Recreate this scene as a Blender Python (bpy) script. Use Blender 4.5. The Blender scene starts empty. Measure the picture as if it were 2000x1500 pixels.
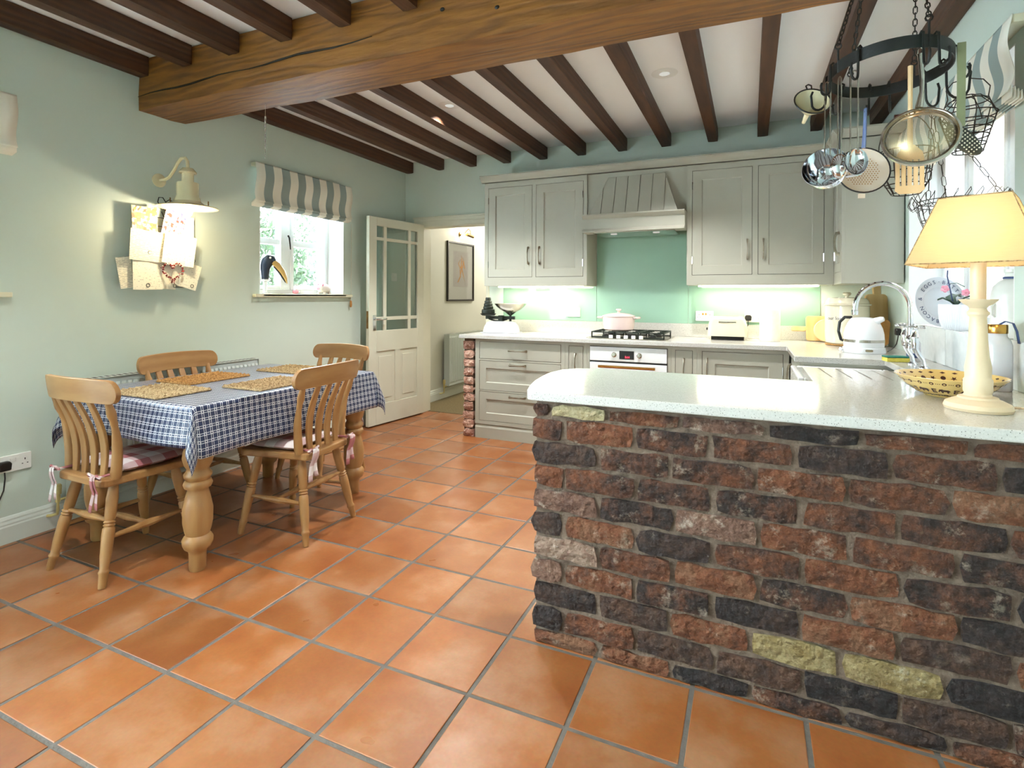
import bpy, bmesh, math, random
from math import pi, sin, cos, radians, sqrt, atan2
from mathutils import Vector, Matrix, Euler
random.seed(7)
sc = bpy.context.scene
COL = sc.collection

# ---------------------------------------------------------------- camera
F_PX, YAW, YH, ROLL = 1053.2, 0.4150, 578.7, 0.0040
cd = bpy.data.cameras.new('camera'); cam = bpy.data.objects.new('camera', cd); COL.objects.link(cam)
fw = Vector((-sin(YAW), cos(YAW), 0)); r0 = Vector((cos(YAW), sin(YAW), 0)); u0 = Vector((0, 0, 1))
rt = r0 * cos(ROLL) + u0 * sin(ROLL); up = -r0 * sin(ROLL) + u0 * cos(ROLL)
M4 = Matrix((rt, up, -fw)).transposed().to_4x4(); M4.translation = Vector((0, 0, 1.28))
cam.matrix_world = M4
cd.sensor_fit = 'HORIZONTAL'; cd.sensor_width = 36.0; cd.lens = F_PX / 2000 * 36
cd.shift_y = -(750 - YH) / 2000; cd.clip_start = 0.02; cd.clip_end = 200
sc.camera = cam

# ---------------------------------------------------------------- world, sun, exposure
w = bpy.data.worlds.new('overcast_sky'); sc.world = w; w.use_nodes = True
bg = w.node_tree.nodes['Background']; bg.inputs[0].default_value = (0.81, 0.92, 1.0, 1); bg.inputs[1].default_value = 9.8
vs = sc.view_settings
vs.view_transform = 'Standard'; vs.look = 'None'; vs.gamma = 1.0; vs.use_curve_mapping = False
vs.exposure = 2.3

# ---------------------------------------------------------------- helpers
def s2l(c):
    return tuple(((x / 255) / 12.92 if x / 255 <= 0.04045 else ((x / 255 + 0.055) / 1.055) ** 2.4) for x in c)

MATS = {}
def mat(name, rgb, rough=0.5, metal=0.0, rgb2=None, scale=8.0, detail=4.0, bump=0.0, bscale=None, coat=0.0, spec=0.5,
        emit=None, estr=0.0, trans=0.0, alpha=1.0, stretch=None, rand=0.0, coords='Object', sheen=0.0, lo=0.35, hi=0.65):
    """principled material; rgb in sRGB 0-255; rgb2 mixes in by noise; rand shifts brightness per object"""
    m = bpy.data.materials.new(name); m.use_nodes = True; MATS[name] = m
    nt = m.node_tree; N = nt.nodes; L = nt.links; p = N['Principled BSDF']
    p.inputs['Base Color'].default_value = (*s2l(rgb), 1)
    p.inputs['Roughness'].default_value = rough; p.inputs['Metallic'].default_value = metal
    p.inputs['Specular IOR Level'].default_value = spec
    if coat: p.inputs['Coat Weight'].default_value = coat; p.inputs['Coat Roughness'].default_value = 0.08
    if trans: p.inputs['Transmission Weight'].default_value = trans
    if sheen: p.inputs['Sheen Weight'].default_value = sheen
    if emit: p.inputs['Emission Color'].default_value = (*s2l(emit), 1); p.inputs['Emission Strength'].default_value = estr
    col = None
    if rgb2 or bump:
        tc = N.new('ShaderNodeTexCoord'); vec = tc.outputs[coords]
        if stretch:
            mp = N.new('ShaderNodeMapping'); mp.inputs['Scale'].default_value = stretch; L.new(vec, mp.inputs[0]); vec = mp.outputs[0]
        if rand:
            oi = N.new('ShaderNodeObjectInfo'); va = N.new('ShaderNodeVectorMath'); va.operation = 'ADD'
            sx = N.new('ShaderNodeMath'); sx.operation = 'MULTIPLY'; sx.inputs[1].default_value = 57.0
            L.new(oi.outputs['Random'], sx.inputs[0]); L.new(vec, va.inputs[0]); L.new(sx.outputs[0], va.inputs[1]); vec = va.outputs[0]
    if rgb2:
        nz = N.new('ShaderNodeTexNoise'); nz.inputs['Scale'].default_value = scale; nz.inputs['Detail'].default_value = detail
        L.new(vec, nz.inputs['Vector'])
        cr = N.new('ShaderNodeValToRGB'); cr.color_ramp.elements[0].position = lo; cr.color_ramp.elements[1].position = hi
        cr.color_ramp.elements[0].color = (*s2l(rgb), 1); cr.color_ramp.elements[1].color = (*s2l(rgb2), 1)
        L.new(nz.outputs['Fac'], cr.inputs[0]); col = cr.outputs[0]
    if col and rand:
        hs = N.new('ShaderNodeHueSaturation'); mr = N.new('ShaderNodeMapRange')
        mr.inputs['To Min'].default_value = 1 - rand; mr.inputs['To Max'].default_value = 1 + rand
        L.new(oi.outputs['Random'], mr.inputs[0]); L.new(mr.outputs[0], hs.inputs['Value']); L.new(col, hs.inputs['Color']); col = hs.outputs[0]
    if col: L.new(col, p.inputs['Base Color'])
    if bump:
        nb = N.new('ShaderNodeTexNoise'); nb.inputs['Scale'].default_value = bscale or scale * 4; nb.inputs['Detail'].default_value = 5
        L.new(vec, nb.inputs['Vector'])
        bp = N.new('ShaderNodeBump'); bp.inputs['Strength'].default_value = bump; bp.inputs['Distance'].default_value = 0.01
        L.new(nb.outputs['Fac'], bp.inputs['Height']); L.new(bp.outputs[0], p.inputs['Normal'])
    return m

def glass_mat(name, tint=(240, 250, 248), gloss=0.08):
    m = bpy.data.materials.new(name); m.use_nodes = True; MATS[name] = m
    nt = m.node_tree; N = nt.nodes; L = nt.links; N.remove(N['Principled BSDF']); out = N['Material Output']
    t = N.new('ShaderNodeBsdfTransparent'); t.inputs[0].default_value = (*s2l(tint), 1)
    g = N.new('ShaderNodeBsdfGlossy'); g.inputs['Roughness'].default_value = 0.02
    fr = N.new('ShaderNodeLayerWeight'); fr.inputs[0].default_value = 0.25
    mm = N.new('ShaderNodeMath'); mm.operation = 'MULTIPLY_ADD'; mm.inputs[1].default_value = 0.6; mm.inputs[2].default_value = gloss
    mx = N.new('ShaderNodeMixShader')
    L.new(fr.outputs['Fresnel'], mm.inputs[0]); L.new(mm.outputs[0], mx.inputs[0]); L.new(t.outputs[0], mx.inputs[1]); L.new(g.outputs[0], mx.inputs[2])
    L.new(mx.outputs[0], out.inputs[0])
    return m

class MB:
    def __init__(s): s.v = []; s.f = []; s.uv = None
    def quad(s, a, b, c, d):
        n = len(s.v); s.v += [tuple(a), tuple(b), tuple(c), tuple(d)]; s.f.append((n, n+1, n+2, n+3)); return s
    def box(s, x0, x1, y0, y1, z0, z1, M=None):
        n = len(s.v)
        P = [(x0,y0,z0),(x1,y0,z0),(x1,y1,z0),(x0,y1,z0),(x0,y0,z1),(x1,y0,z1),(x1,y1,z1),(x0,y1,z1)]
        if M is not None: P = [tuple(M @ Vector(p)) for p in P]
        s.v += P
        s.f += [tuple(n+i for i in q) for q in ((0,3,2,1),(4,5,6,7),(0,1,5,4),(1,2,6,5),(2,3,7,6),(3,0,4,7))]
        return s
    def lathe(s, prof, c=(0,0,0), seg=24, M=None, cap=True, a0=0, a1=2*pi):
        n = len(s.v); full = abs(a1 - a0 - 2*pi) < 1e-6; k = seg if full else seg + 1
        for r, z in prof:
            for i in range(k):
                a = a0 + (a1 - a0) * i / seg; p = Vector((c[0] + r*cos(a), c[1] + r*sin(a), c[2] + z))
                if M is not None: p = M @ p
                s.v.append(tuple(p))
        for j in range(len(prof) - 1):
            for i in range(seg):
                i2 = (i + 1) % k
                s.f.append((n+j*k+i, n+j*k+i2, n+(j+1)*k+i2, n+(j+1)*k+i))
        if cap and full:
            if prof[0][0] > 1e-5: s.f.append(tuple(n+i for i in range(k))[::-1])
            if prof[-1][0] > 1e-5: s.f.append(tuple(n+(len(prof)-1)*k+i for i in range(k)))
        return s
    def turned(s, p0, p1, prof, seg=14):
        """lathe along the segment p0-p1; prof = (t, r) pairs"""
        p0 = Vector(p0); p1 = Vector(p1); d = p1 - p0; Lg = d.length
        M = Matrix.Translation(p0) @ d.to_track_quat('Z', 'Y').to_matrix().to_4x4()
        return s.lathe([(r, t * Lg) for t, r in prof], seg=seg, M=M)
    def tube(s, pts, r, n=8, closed=False, flat=None):
        pts = [Vector(p) for p in pts]; m = len(pts); rs = r if isinstance(r, (list, tuple)) else [r] * m
        base = len(s.v); up = None
        for i, p in enumerate(pts):
            if closed: t = pts[(i+1) % m] - pts[i-1]
            else: t = pts[min(i+1, m-1)] - pts[max(i-1, 0)]
            if t.length < 1e-9: t = Vector((0,0,1))
            t.normalize()
            if up is None:
                up = Vector((0,0,1)) if abs(t.z) < 0.9 else Vector((1,0,0))
            up = (up - t * up.dot(t))
            if up.length < 1e-6: up = t.orthogonal()
            up.normalize(); sd = t.cross(up)
            for k in range(n):
                a = 2*pi*k/n
                s.v.append(tuple(p + (sd * cos(a) + up * sin(a) * (flat or 1)) * rs[i]))
        mm = m if closed else m - 1
        for i in range(mm):
            for k in range(n):
                a = base + i*n + k; b = base + i*n + (k+1) % n; j = (i+1) % m
                s.f.append((a, b, base + j*n + (k+1) % n, base + j*n + k))
        if not closed:
            s.f.append(tuple(base + k for k in range(n))[::-1]); s.f.append(tuple(base + (m-1)*n + k for k in range(n)))
        return s
    def prism(s, poly, a, b, axis='z', M=None):
        """extrude a 2D polygon along an axis from a to b"""
        def P(p, h):
            q = {'z': (p[0], p[1], h), 'y': (p[0], h, p[1]), 'x': (h, p[0], p[1])}[axis]
            return tuple(M @ Vector(q)) if M is not None else q
        n = len(s.v); k = len(poly)
        s.v += [P(p, a) for p in poly] + [P(p, b) for p in poly]
        s.f.append(tuple(n+i for i in range(k))[::-1]); s.f.append(tuple(n+k+i for i in range(k)))
        for i in range(k):
            j = (i+1) % k; s.f.append((n+i, n+j, n+k+j, n+k+i))
        return s
    def grid(s, fn, nu, nv, uvfn=None, close_u=False):
        n = len(s.v); ku = nu if close_u else nu + 1
        for j in range(nv+1):
            for i in range(ku): s.v.append(tuple(fn(i/nu, j/nv)))
        for j in range(nv):
            for i in range(nu):
                i2 = (i+1) % ku
                s.f.append((n+j*ku+i, n+j*ku+i2, n+(j+1)*ku+i2, n+(j+1)*ku+i))
        if uvfn: s.uv = [uvfn(i/nu, j/nv) for j in range(nv+1) for i in range(ku)]
        return s
    def ell(s, c, rx, ry, rz, seg=16, rings=10, M=None):
        prof = [(max(sin(pi*j/rings), 1e-4), -cos(pi*j/rings)) for j in range(rings+1)]
        Mt = Matrix.Translation(Vector(c)) @ (M if M is not None else Matrix.Identity(4)) @ Matrix.Diagonal((rx, ry, rz, 1))
        return s.lathe(prof, seg=seg, M=Mt, cap=False)
    def build(s, name, m, parent=None, smooth=False, ang=35, bevel=0, solid=0, sub=0, loc=None, rot=None, fix=True):
        me = bpy.data.meshes.new(name); me.from_pydata(s.v, [], s.f)
        if fix:
            bm = bmesh.new(); bm.from_mesh(me); bmesh.ops.recalc_face_normals(bm, faces=bm.faces); bm.to_mesh(me); bm.free()
        if s.uv:
            ul = me.uv_layers.new(name='UVMap')
            for lp in me.loops: ul.data[lp.index].uv = s.uv[lp.vertex_index]
        me.materials.append(MATS[m] if isinstance(m, str) else m)
        if smooth:
            me.polygons.foreach_set('use_smooth', [True] * len(me.polygons)); me.set_sharp_from_angle(angle=radians(ang))
        o = bpy.data.objects.new(name, me); COL.objects.link(o)
        if parent: o.parent = parent
        if loc: o.location = loc
        if rot: o.rotation_euler = rot
        if solid:
            q = o.modifiers.new('s', 'SOLIDIFY'); q.thickness = solid; q.offset = 0
        if bevel:
            q = o.modifiers.new('b', 'BEVEL'); q.width = bevel; q.segments = 2; q.limit_method = 'ANGLE'; q.angle_limit = radians(40)
        if sub:
            q = o.modifiers.new('d', 'SUBSURF'); q.levels = sub; q.render_levels = sub
        return o

def tag(o, label=None, cat=None, group=None, kind=None):
    if label: o['label'] = label
    if cat: o['category'] = cat
    if group: o['group'] = group
    if kind: o['kind'] = kind
    return o
def thing(name, label, cat, loc=(0,0,0), rz=0, group=None, rot=None):
    o = bpy.data.objects.new(name, None); COL.objects.link(o); o.empty_display_size = 0.05
    o.location = loc; o.rotation_euler = rot if rot else (0, 0, rz)
    return tag(o, label, cat, group)
def struct(o): return tag(o, kind='structure')
def sempty(name, loc=(0,0,0)):
    o = bpy.data.objects.new(name, None); COL.objects.link(o); o.location = loc; o.empty_display_size = .05
    return struct(o)
def copy_tree(o, parent=None):
    c = o.copy(); COL.objects.link(c); c.parent = parent
    for ch in list(o.children): copy_tree(ch, c)
    return c
def light(name, typ, energy, color, loc, parent=None, **kw):
    ld = bpy.data.lights.new(name, typ); ld.energy = energy; ld.color = color
    rot = kw.pop('rot', None)
    for k, v in kw.items(): setattr(ld, k, v)
    o = bpy.data.objects.new(name, ld); COL.objects.link(o); o.location = loc
    if rot: o.rotation_euler = rot
    if parent: o.parent = parent
    return o
def text_mesh(txt, size, depth=0.0004, align='CENTER', spacing=1.0):
    cu = bpy.data.curves.new('txt', 'FONT'); cu.body = txt; cu.size = size; cu.extrude = depth; cu.align_x = align; cu.align_y = 'CENTER'
    cu.space_character = spacing; cu.resolution_u = 3
    o = bpy.data.objects.new('txt', cu); COL.objects.link(o)
    dg = bpy.context.evaluated_depsgraph_get(); dg.update()
    me = bpy.data.meshes.new_from_object(o.evaluated_get(dg)); bpy.data.objects.remove(o); bpy.data.curves.remove(cu)
    return me
def text_obj(name, txt, size, m, parent, loc, rot, depth=0.0004, bend=None, spacing=1.0):
    me = text_mesh(txt, size, depth, spacing=spacing)
    if bend:
        for v in me.vertices: v.co = bend(v.co)
    me.materials.clear(); me.materials.append(MATS[m])
    o = bpy.data.objects.new(name, me); COL.objects.link(o); o.parent = parent; o.location = loc; o.rotation_euler = rot
    return o
def arc(cx, cy, r, a0, a1, n):
    return [(cx + r*cos(a0 + (a1-a0)*i/n), cy + r*sin(a0 + (a1-a0)*i/n)) for i in range(n+1)]
def rrect(x0, x1, y0, y1, r, n=4):
    return arc(x1-r, y0+r, r, -pi/2, 0, n) + arc(x1-r, y1-r, r, 0, pi/2, n) + arc(x0+r, y1-r, r, pi/2, pi, n) + arc(x0+r, y0+r, r, pi, 1.5*pi, n)

# ---------------------------------------------------------------- materials
mat('wall_paint', (202, 213, 202), 0.6, rgb2=(199, 211, 200), scale=1.5, bump=0.03, bscale=60)
mat('hall_paint', (200, 200, 188), 0.6, rgb2=(196, 197, 186), scale=1.5)
mat('ceiling_paint', (249, 251, 252), 0.8, rgb2=(246, 248, 250), scale=2)
mat('white_gloss', (238, 239, 238), 0.35, rgb2=(233, 234, 233), scale=3)
mat('cream_paint', (218, 212, 184), 0.4, rgb2=(212, 206, 178), scale=3)
mat('door_paint', (216, 214, 196), 0.4, rgb2=(210, 209, 191), scale=3)
mat('skirting_paint', (206, 209, 200), 0.45, rgb2=(200, 203, 195), scale=3)
mat('cabinet_paint', (170, 168, 154), 0.45, rgb2=(166, 164, 150), scale=3)
mat('cabinet_inside', (70, 68, 60), 0.8, rgb2=(60, 58, 52))
mat('dark_gap', (38, 36, 32), 0.9, rgb2=(30, 28, 26))
def wood_beam(name, dark, mid, lite, axis, rough=0.55, bump=0.25, wscale=3.0, dist=6.0):
    m = bpy.data.materials.new(name); m.use_nodes = True; MATS[name] = m
    nt = m.node_tree; N = nt.nodes; L = nt.links; p = N['Principled BSDF']; p.inputs['Roughness'].default_value = rough
    tc = N.new('ShaderNodeTexCoord'); mp = N.new('ShaderNodeMapping')
    sc_ = {'x': (0.16, 1, 1), 'y': (1, 0.16, 1), 'z': (1, 1, 0.16)}[axis]; mp.inputs['Scale'].default_value = sc_
    L.new(tc.outputs['Object'], mp.inputs[0])
    n1 = N.new('ShaderNodeTexNoise'); n1.inputs['Scale'].default_value = 5; n1.inputs['Detail'].default_value = 3; L.new(mp.outputs[0], n1.inputs[0])
    wv = N.new('ShaderNodeTexWave'); wv.wave_type = 'RINGS'; wv.rings_direction = {'x': 'X', 'y': 'Y', 'z': 'Z'}[axis]
    wv.inputs['Scale'].default_value = wscale; wv.inputs['Distortion'].default_value = dist; wv.inputs['Detail'].default_value = 2; wv.inputs['Detail Scale'].default_value = 1.4
    oi = N.new('ShaderNodeObjectInfo'); va = N.new('ShaderNodeVectorMath'); va.operation = 'ADD'
    ml = N.new('ShaderNodeMath'); ml.operation = 'MULTIPLY'; ml.inputs[1].default_value = 9.8
    L.new(oi.outputs['Random'], ml.inputs[0]); L.new(mp.outputs[0], va.inputs[0]); L.new(ml.outputs[0], va.inputs[1]); L.new(va.outputs[0], wv.inputs[0])
    n2 = N.new('ShaderNodeTexNoise'); n2.inputs['Scale'].default_value = 60; n2.inputs['Detail'].default_value = 6; L.new(mp.outputs[0], n2.inputs[0])
    cr = N.new('ShaderNodeValToRGB'); e = cr.color_ramp.elements
    e[0].position = 0.05; e[0].color = (*s2l(dark), 1); e[1].position = 0.9; e[1].color = (*s2l(lite), 1)
    q = e.new(0.4); q.color = (*s2l(mid), 1)
    mx = N.new('ShaderNodeMath'); mx.operation = 'MULTIPLY_ADD'; mx.inputs[1].default_value = 0.26
    a2 = N.new('ShaderNodeMath'); a2.operation = 'MULTIPLY_ADD'; a2.inputs[1].default_value = 0.35
    a3 = N.new('ShaderNodeMath'); a3.operation = 'MULTIPLY'; a3.inputs[1].default_value = 0.66
    L.new(n1.outputs[0], a3.inputs[0]); L.new(wv.outputs['Fac'], mx.inputs[0]); L.new(a3.outputs[0], mx.inputs[2])
    L.new(n2.outputs[0], a2.inputs[0]); L.new(mx.outputs[0], a2.inputs[2])
    L.new(a2.outputs[0], cr.inputs[0]); L.new(cr.outputs[0], p.inputs['Base Color'])
    b = N.new('ShaderNodeBump'); b.inputs['Strength'].default_value = bump; b.inputs['Distance'].default_value = 0.01
    L.new(a2.outputs[0], b.inputs['Height']); L.new(b.outputs[0], p.inputs['Normal'])
    return m
wood_beam('joist_wood', (26, 14, 7), (58, 33, 16), (88, 54, 28), 'y', 0.6, 0.4, 9.0, 6.0)
wood_beam('beam_wood', (30, 16, 5), (96, 58, 18), (146, 96, 36), 'x', 0.5, 0.6, 8.0, 11.0)
wood_beam('pine', (116, 73, 36), (150, 105, 59), (172, 131, 82), 'z', 0.4, 0.06, 5, 3)
wood_beam('pine_x', (118, 75, 38), (152, 107, 61), (174, 133, 84), 'x', 0.4, 0.06, 5, 3)
wood_beam('board_wood', (176, 128, 74), (206, 166, 108), (222, 188, 132), 'z', 0.5, 0.05, 6, 3)
wood_beam('turner_wood', (196, 150, 96), (228, 190, 138), (240, 208, 160), 'z', 0.5, 0.05, 6, 3)

def terracotta():
    m = mat('terracotta', (196, 118, 70), 0.3)
    nt = m.node_tree; N = nt.nodes; L = nt.links; p = N['Principled BSDF']
    tc = N.new('ShaderNodeTexCoord'); oi = N.new('ShaderNodeObjectInfo')
    ml = N.new('ShaderNodeMath'); ml.operation = 'MULTIPLY'; ml.inputs[1].default_value = 91.0; L.new(oi.outputs['Random'], ml.inputs[0])
    va = N.new('ShaderNodeVectorMath'); va.operation = 'ADD'; L.new(tc.outputs['Object'], va.inputs[0]); L.new(ml.outputs[0], va.inputs[1])
    n1 = N.new('ShaderNodeTexNoise'); n1.inputs['Scale'].default_value = 3.6; n1.inputs['Detail'].default_value = 6; n1.inputs['Roughness'].default_value = .6; L.new(va.outputs[0], n1.inputs[0])
    cr = N.new('ShaderNodeValToRGB'); e = cr.color_ramp.elements
    e[0].position = .28; e[0].color = (*s2l((140, 76, 36)), 1); e[1].position = .72; e[1].color = (*s2l((170, 124, 90)), 1)
    q = e.new(.5); q.color = (*s2l((154, 94, 50)), 1)
    L.new(n1.outputs[0], cr.inputs[0])
    hs = N.new('ShaderNodeHueSaturation'); mr = N.new('ShaderNodeMapRange'); mr.inputs['To Min'].default_value = .84; mr.inputs['To Max'].default_value = 1.12
    L.new(oi.outputs['Random'], mr.inputs[0]); L.new(mr.outputs[0], hs.inputs['Value']); L.new(cr.outputs[0], hs.inputs['Color'])
    n2 = N.new('ShaderNodeTexNoise'); n2.inputs['Scale'].default_value = 90; n2.inputs['Detail'].default_value = 4; L.new(va.outputs[0], n2.inputs[0])
    mx = N.new('ShaderNodeMix'); mx.data_type = 'RGBA'; mx.blend_type = 'MULTIPLY'; mx.inputs[0].default_value = .3
    L.new(hs.outputs[0], mx.inputs[6]); L.new(n2.outputs['Color'], mx.inputs[7]); L.new(mx.outputs[2], p.inputs['Base Color'])
    n3 = N.new('ShaderNodeTexNoise'); n3.inputs['Scale'].default_value = 7; L.new(va.outputs[0], n3.inputs[0])
    r = N.new('ShaderNodeMapRange'); r.inputs['To Min'].default_value = .2; r.inputs['To Max'].default_value = .5; L.new(n3.outputs[0], r.inputs[0]); L.new(r.outputs[0], p.inputs['Roughness'])
    b = N.new('ShaderNodeBump'); b.inputs['Strength'].default_value = .08; b.inputs['Distance'].default_value = .01; L.new(n1.outputs[0], b.inputs['Height']); L.new(b.outputs[0], p.inputs['Normal'])
terracotta()
mat('grout', (104, 98, 90), 0.9, rgb2=(90, 85, 78), scale=25, bump=.2)
mat('hall_carpet', (112, 98, 66), 0.95, rgb2=(96, 84, 56), scale=60, bump=.4)
mat('mortar', (113, 97, 83), 0.95, rgb2=(94, 79, 67), scale=30, bump=.6, bscale=120)
def brick_mat(name, stops, eff=.5, effcol=(190, 170, 150)):
    m = mat(name, (120, 70, 50), .85)
    nt = m.node_tree; N = nt.nodes; L = nt.links; p = N['Principled BSDF']
    tc = N.new('ShaderNodeTexCoord'); oi = N.new('ShaderNodeObjectInfo')
    ml = N.new('ShaderNodeMath'); ml.operation = 'MULTIPLY'; ml.inputs[1].default_value = 73.0; L.new(oi.outputs['Random'], ml.inputs[0])
    va = N.new('ShaderNodeVectorMath'); va.operation = 'ADD'; L.new(tc.outputs['Object'], va.inputs[0]); L.new(ml.outputs[0], va.inputs[1])
    n1 = N.new('ShaderNodeTexNoise'); n1.inputs['Scale'].default_value = 15; n1.inputs['Detail'].default_value = 10; n1.inputs['Roughness'].default_value = .7; L.new(va.outputs[0], n1.inputs[0])
    ad = N.new('ShaderNodeMath'); ad.operation = 'MULTIPLY_ADD'; ad.inputs[1].default_value = 1.0
    mr = N.new('ShaderNodeMapRange'); mr.inputs['To Min'].default_value = -.17; mr.inputs['To Max'].default_value = .17; L.new(oi.outputs['Random'], mr.inputs[0])
    L.new(n1.outputs[0], ad.inputs[0]); L.new(mr.outputs[0], ad.inputs[2])
    cr = N.new('ShaderNodeValToRGB'); e = cr.color_ramp.elements
    e[0].position = .3; e[0].color = (*s2l(stops[0]), 1); e[1].position = .7; e[1].color = (*s2l(stops[-1]), 1)
    for i, c in enumerate(stops[1:-1]):
        q = e.new(.3 + .4 * (i + 1) / (len(stops) - 1)); q.color = (*s2l(c), 1)
    L.new(ad.outputs[0], cr.inputs[0])
    n2 = N.new('ShaderNodeTexNoise'); n2.inputs['Scale'].default_value = 14; n2.inputs['Detail'].default_value = 9; n2.inputs['Roughness'].default_value = .75; L.new(va.outputs[0], n2.inputs[0])
    c2 = N.new('ShaderNodeValToRGB'); c2.color_ramp.elements[0].position = .56; c2.color_ramp.elements[1].position = .64
    c2.color_ramp.elements[0].color = (0, 0, 0, 1); c2.color_ramp.elements[1].color = (eff, eff, eff, 1); L.new(n2.outputs[0], c2.inputs[0])
    mx = N.new('ShaderNodeMix'); mx.data_type = 'RGBA'; L.new(c2.outputs[0], mx.inputs[0]); L.new(cr.outputs[0], mx.inputs[6]); mx.inputs[7].default_value = (*s2l(effcol), 1)
    L.new(mx.outputs[2], p.inputs['Base Color'])
    n4 = N.new('ShaderNodeTexNoise'); n4.inputs['Scale'].default_value = 45; n4.inputs['Detail'].default_value = 8; L.new(va.outputs[0], n4.inputs[0])
    b = N.new('ShaderNodeBump'); b.inputs['Strength'].default_value = 1.0; b.inputs['Distance'].default_value = .03; L.new(n4.outputs[0], b.inputs['Height']); L.new(b.outputs[0], p.inputs['Normal'])
brick_mat('old_brick', [(38, 27, 23), (66, 41, 29), (86, 51, 31), (102, 56, 28), (110, 74, 50)], .5, (150, 136, 120))
brick_mat('burnt_brick', [(26, 21, 21), (42, 31, 28), (60, 41, 31), (78, 52, 36)], .4, (120, 106, 94))
brick_mat('cream_brick', [(120, 102, 60), (146, 132, 94), (160, 148, 114)], .5, (172, 166, 146))
brick_mat('pale_brick', [(72, 50, 42), (98, 70, 56), (118, 90, 74), (136, 114, 98)], .6, (168, 156, 142))
brick_mat('pier_brick', [(156, 114, 98), (182, 138, 120), (200, 160, 140), (214, 184, 166)], .7, (216, 200, 186))
brick_mat('outside_brick', [(140, 100, 84), (158, 118, 100), (172, 136, 118)], .3, (190, 170, 156))
mat('quartz', (196, 194, 188), 0.14, rgb2=(186, 184, 178), scale=160, detail=1)
def quartz_specks():
    m = MATS['quartz']; nt = m.node_tree; N = nt.nodes; L = nt.links; p = N['Principled BSDF']
    tc = N.new('ShaderNodeTexCoord'); v = N.new('ShaderNodeTexVoronoi'); v.inputs['Scale'].default_value = 150; L.new(tc.outputs['Object'], v.inputs[0])
    cr = N.new('ShaderNodeValToRGB'); cr.color_ramp.elements[0].position = .13; cr.color_ramp.elements[1].position = .2
    cr.color_ramp.elements[0].color = (*s2l((96, 90, 84)), 1); cr.color_ramp.elements[1].color = (1, 1, 1, 1); L.new(v.outputs['Distance'], cr.inputs[0])
    old = p.inputs['Base Color'].links[0].from_socket
    mx = N.new('ShaderNodeMix'); mx.data_type = 'RGBA'; mx.blend_type = 'MULTIPLY'; mx.inputs[0].default_value = 1
    L.new(old, mx.inputs[6]); L.new(cr.outputs[0], mx.inputs[7]); L.new(mx.outputs[2], p.inputs['Base Color'])
quartz_specks()
mat('splash_glass', (142, 178, 156), 0.06, rgb2=(140, 176, 154), scale=1, coat=.6)
mat('wall_tile', (214, 218, 216), .12, rgb2=(206, 211, 210), scale=30, detail=2)
mat('ceramic_white', (240, 240, 238), .12, rgb2=(236, 236, 234), scale=3, coat=.4)
mat('appliance_white', (228, 230, 232), .2, rgb2=(224, 226, 228), scale=3)
mat('plastic_white', (236, 234, 228), .35, rgb2=(232, 230, 224), scale=4)
mat('plastic_black', (22, 22, 22), .4, rgb2=(28, 28, 28), scale=6)
mat('plastic_red', (226, 110, 50), .4, rgb2=(220, 100, 44), emit=(240, 110, 40), estr=.25)
mat('chrome', (225, 228, 232), .08, 1.0, rgb2=(215, 218, 224), scale=5)
mat('steel', (196, 190, 178), .22, 1.0, rgb2=(180, 174, 164), scale=12)
mat('pewter', (176, 168, 152), .3, 1.0, rgb2=(150, 142, 126), scale=20)
mat('gold_metal', (206, 160, 88), .25, 1.0, rgb2=(196, 150, 80), scale=10)
mat('brass', (150, 116, 66), .35, 1.0, rgb2=(120, 92, 54), scale=20)
mat('black_iron', (24, 26, 24), .5, .3, rgb2=(34, 36, 33), scale=30, bump=.1)
mat('dark_wire', (46, 42, 38), .5, .6, rgb2=(66, 54, 44), scale=40)
mat('cast_iron', (26, 34, 28), .5, .2, rgb2=(36, 44, 36), scale=30)
mat('radiator_paint', (196, 204, 200), .4, rgb2=(190, 198, 195), scale=3)
mat('radiator_pipe', (196, 178, 120), .4, .2, rgb2=(184, 166, 110), scale=10)
mat('cream_enamel', (232, 220, 180), .2, rgb2=(228, 214, 172), scale=4, coat=.5)
mat('bin_enamel', (226, 216, 190), .22, rgb2=(222, 211, 184), scale=4, coat=.5)
mat('pink_enamel', (228, 208, 202), .2, rgb2=(224, 203, 198), scale=4, coat=.5)
mat('lamp_cream', (226, 204, 170), .4, rgb2=(220, 198, 164), scale=6)
mat('ink_navy', (40, 52, 90), .6, rgb2=(44, 56, 94))
mat('ink_grey', (70, 74, 92), .6, rgb2=(76, 80, 98))
mat('blue_enamel', (118, 136, 178), .25, rgb2=(110, 128, 170), scale=10, coat=.4)
mat('green_enamel', (150, 156, 118), .4, rgb2=(142, 148, 110), scale=14)
mat('dark_green', (62, 66, 56), .45, rgb2=(54, 58, 50), scale=14)
mat('skimmer_cream', (238, 224, 206), .25, rgb2=(234, 219, 199), scale=5, coat=.4)
mat('pale_plastic', (228, 224, 216), .35, rgb2=(224, 219, 210), scale=5)
mat('seagrass', (196, 150, 88), .9, rgb2=(150, 108, 58), scale=120, detail=2, bump=1.0, bscale=110)
mat('seagrass_pale', (206, 180, 136), .9, rgb2=(150, 122, 84), scale=120, detail=2, bump=1.0, bscale=110)
mat('leaf', (26, 42, 14), .7, rgb2=(44, 62, 24), scale=3, rand=.15)
mat('bounce_ground', (226, 228, 230), .9, rgb2=(216, 218, 221), scale=6)  # outside ground made pale as a reflector, bouncing sky light indoors
mat('bark', (96, 80, 62), .9, rgb2=(74, 60, 46), scale=20)
mat('leaf_dark', (56, 78, 66), .35, rgb2=(72, 96, 80), scale=12)
mat('petal', (228, 122, 150), .5, rgb2=(240, 180, 196), scale=20)
mat('pot_white', (232, 234, 238), .3, rgb2=(228, 230, 234), scale=4)
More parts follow.
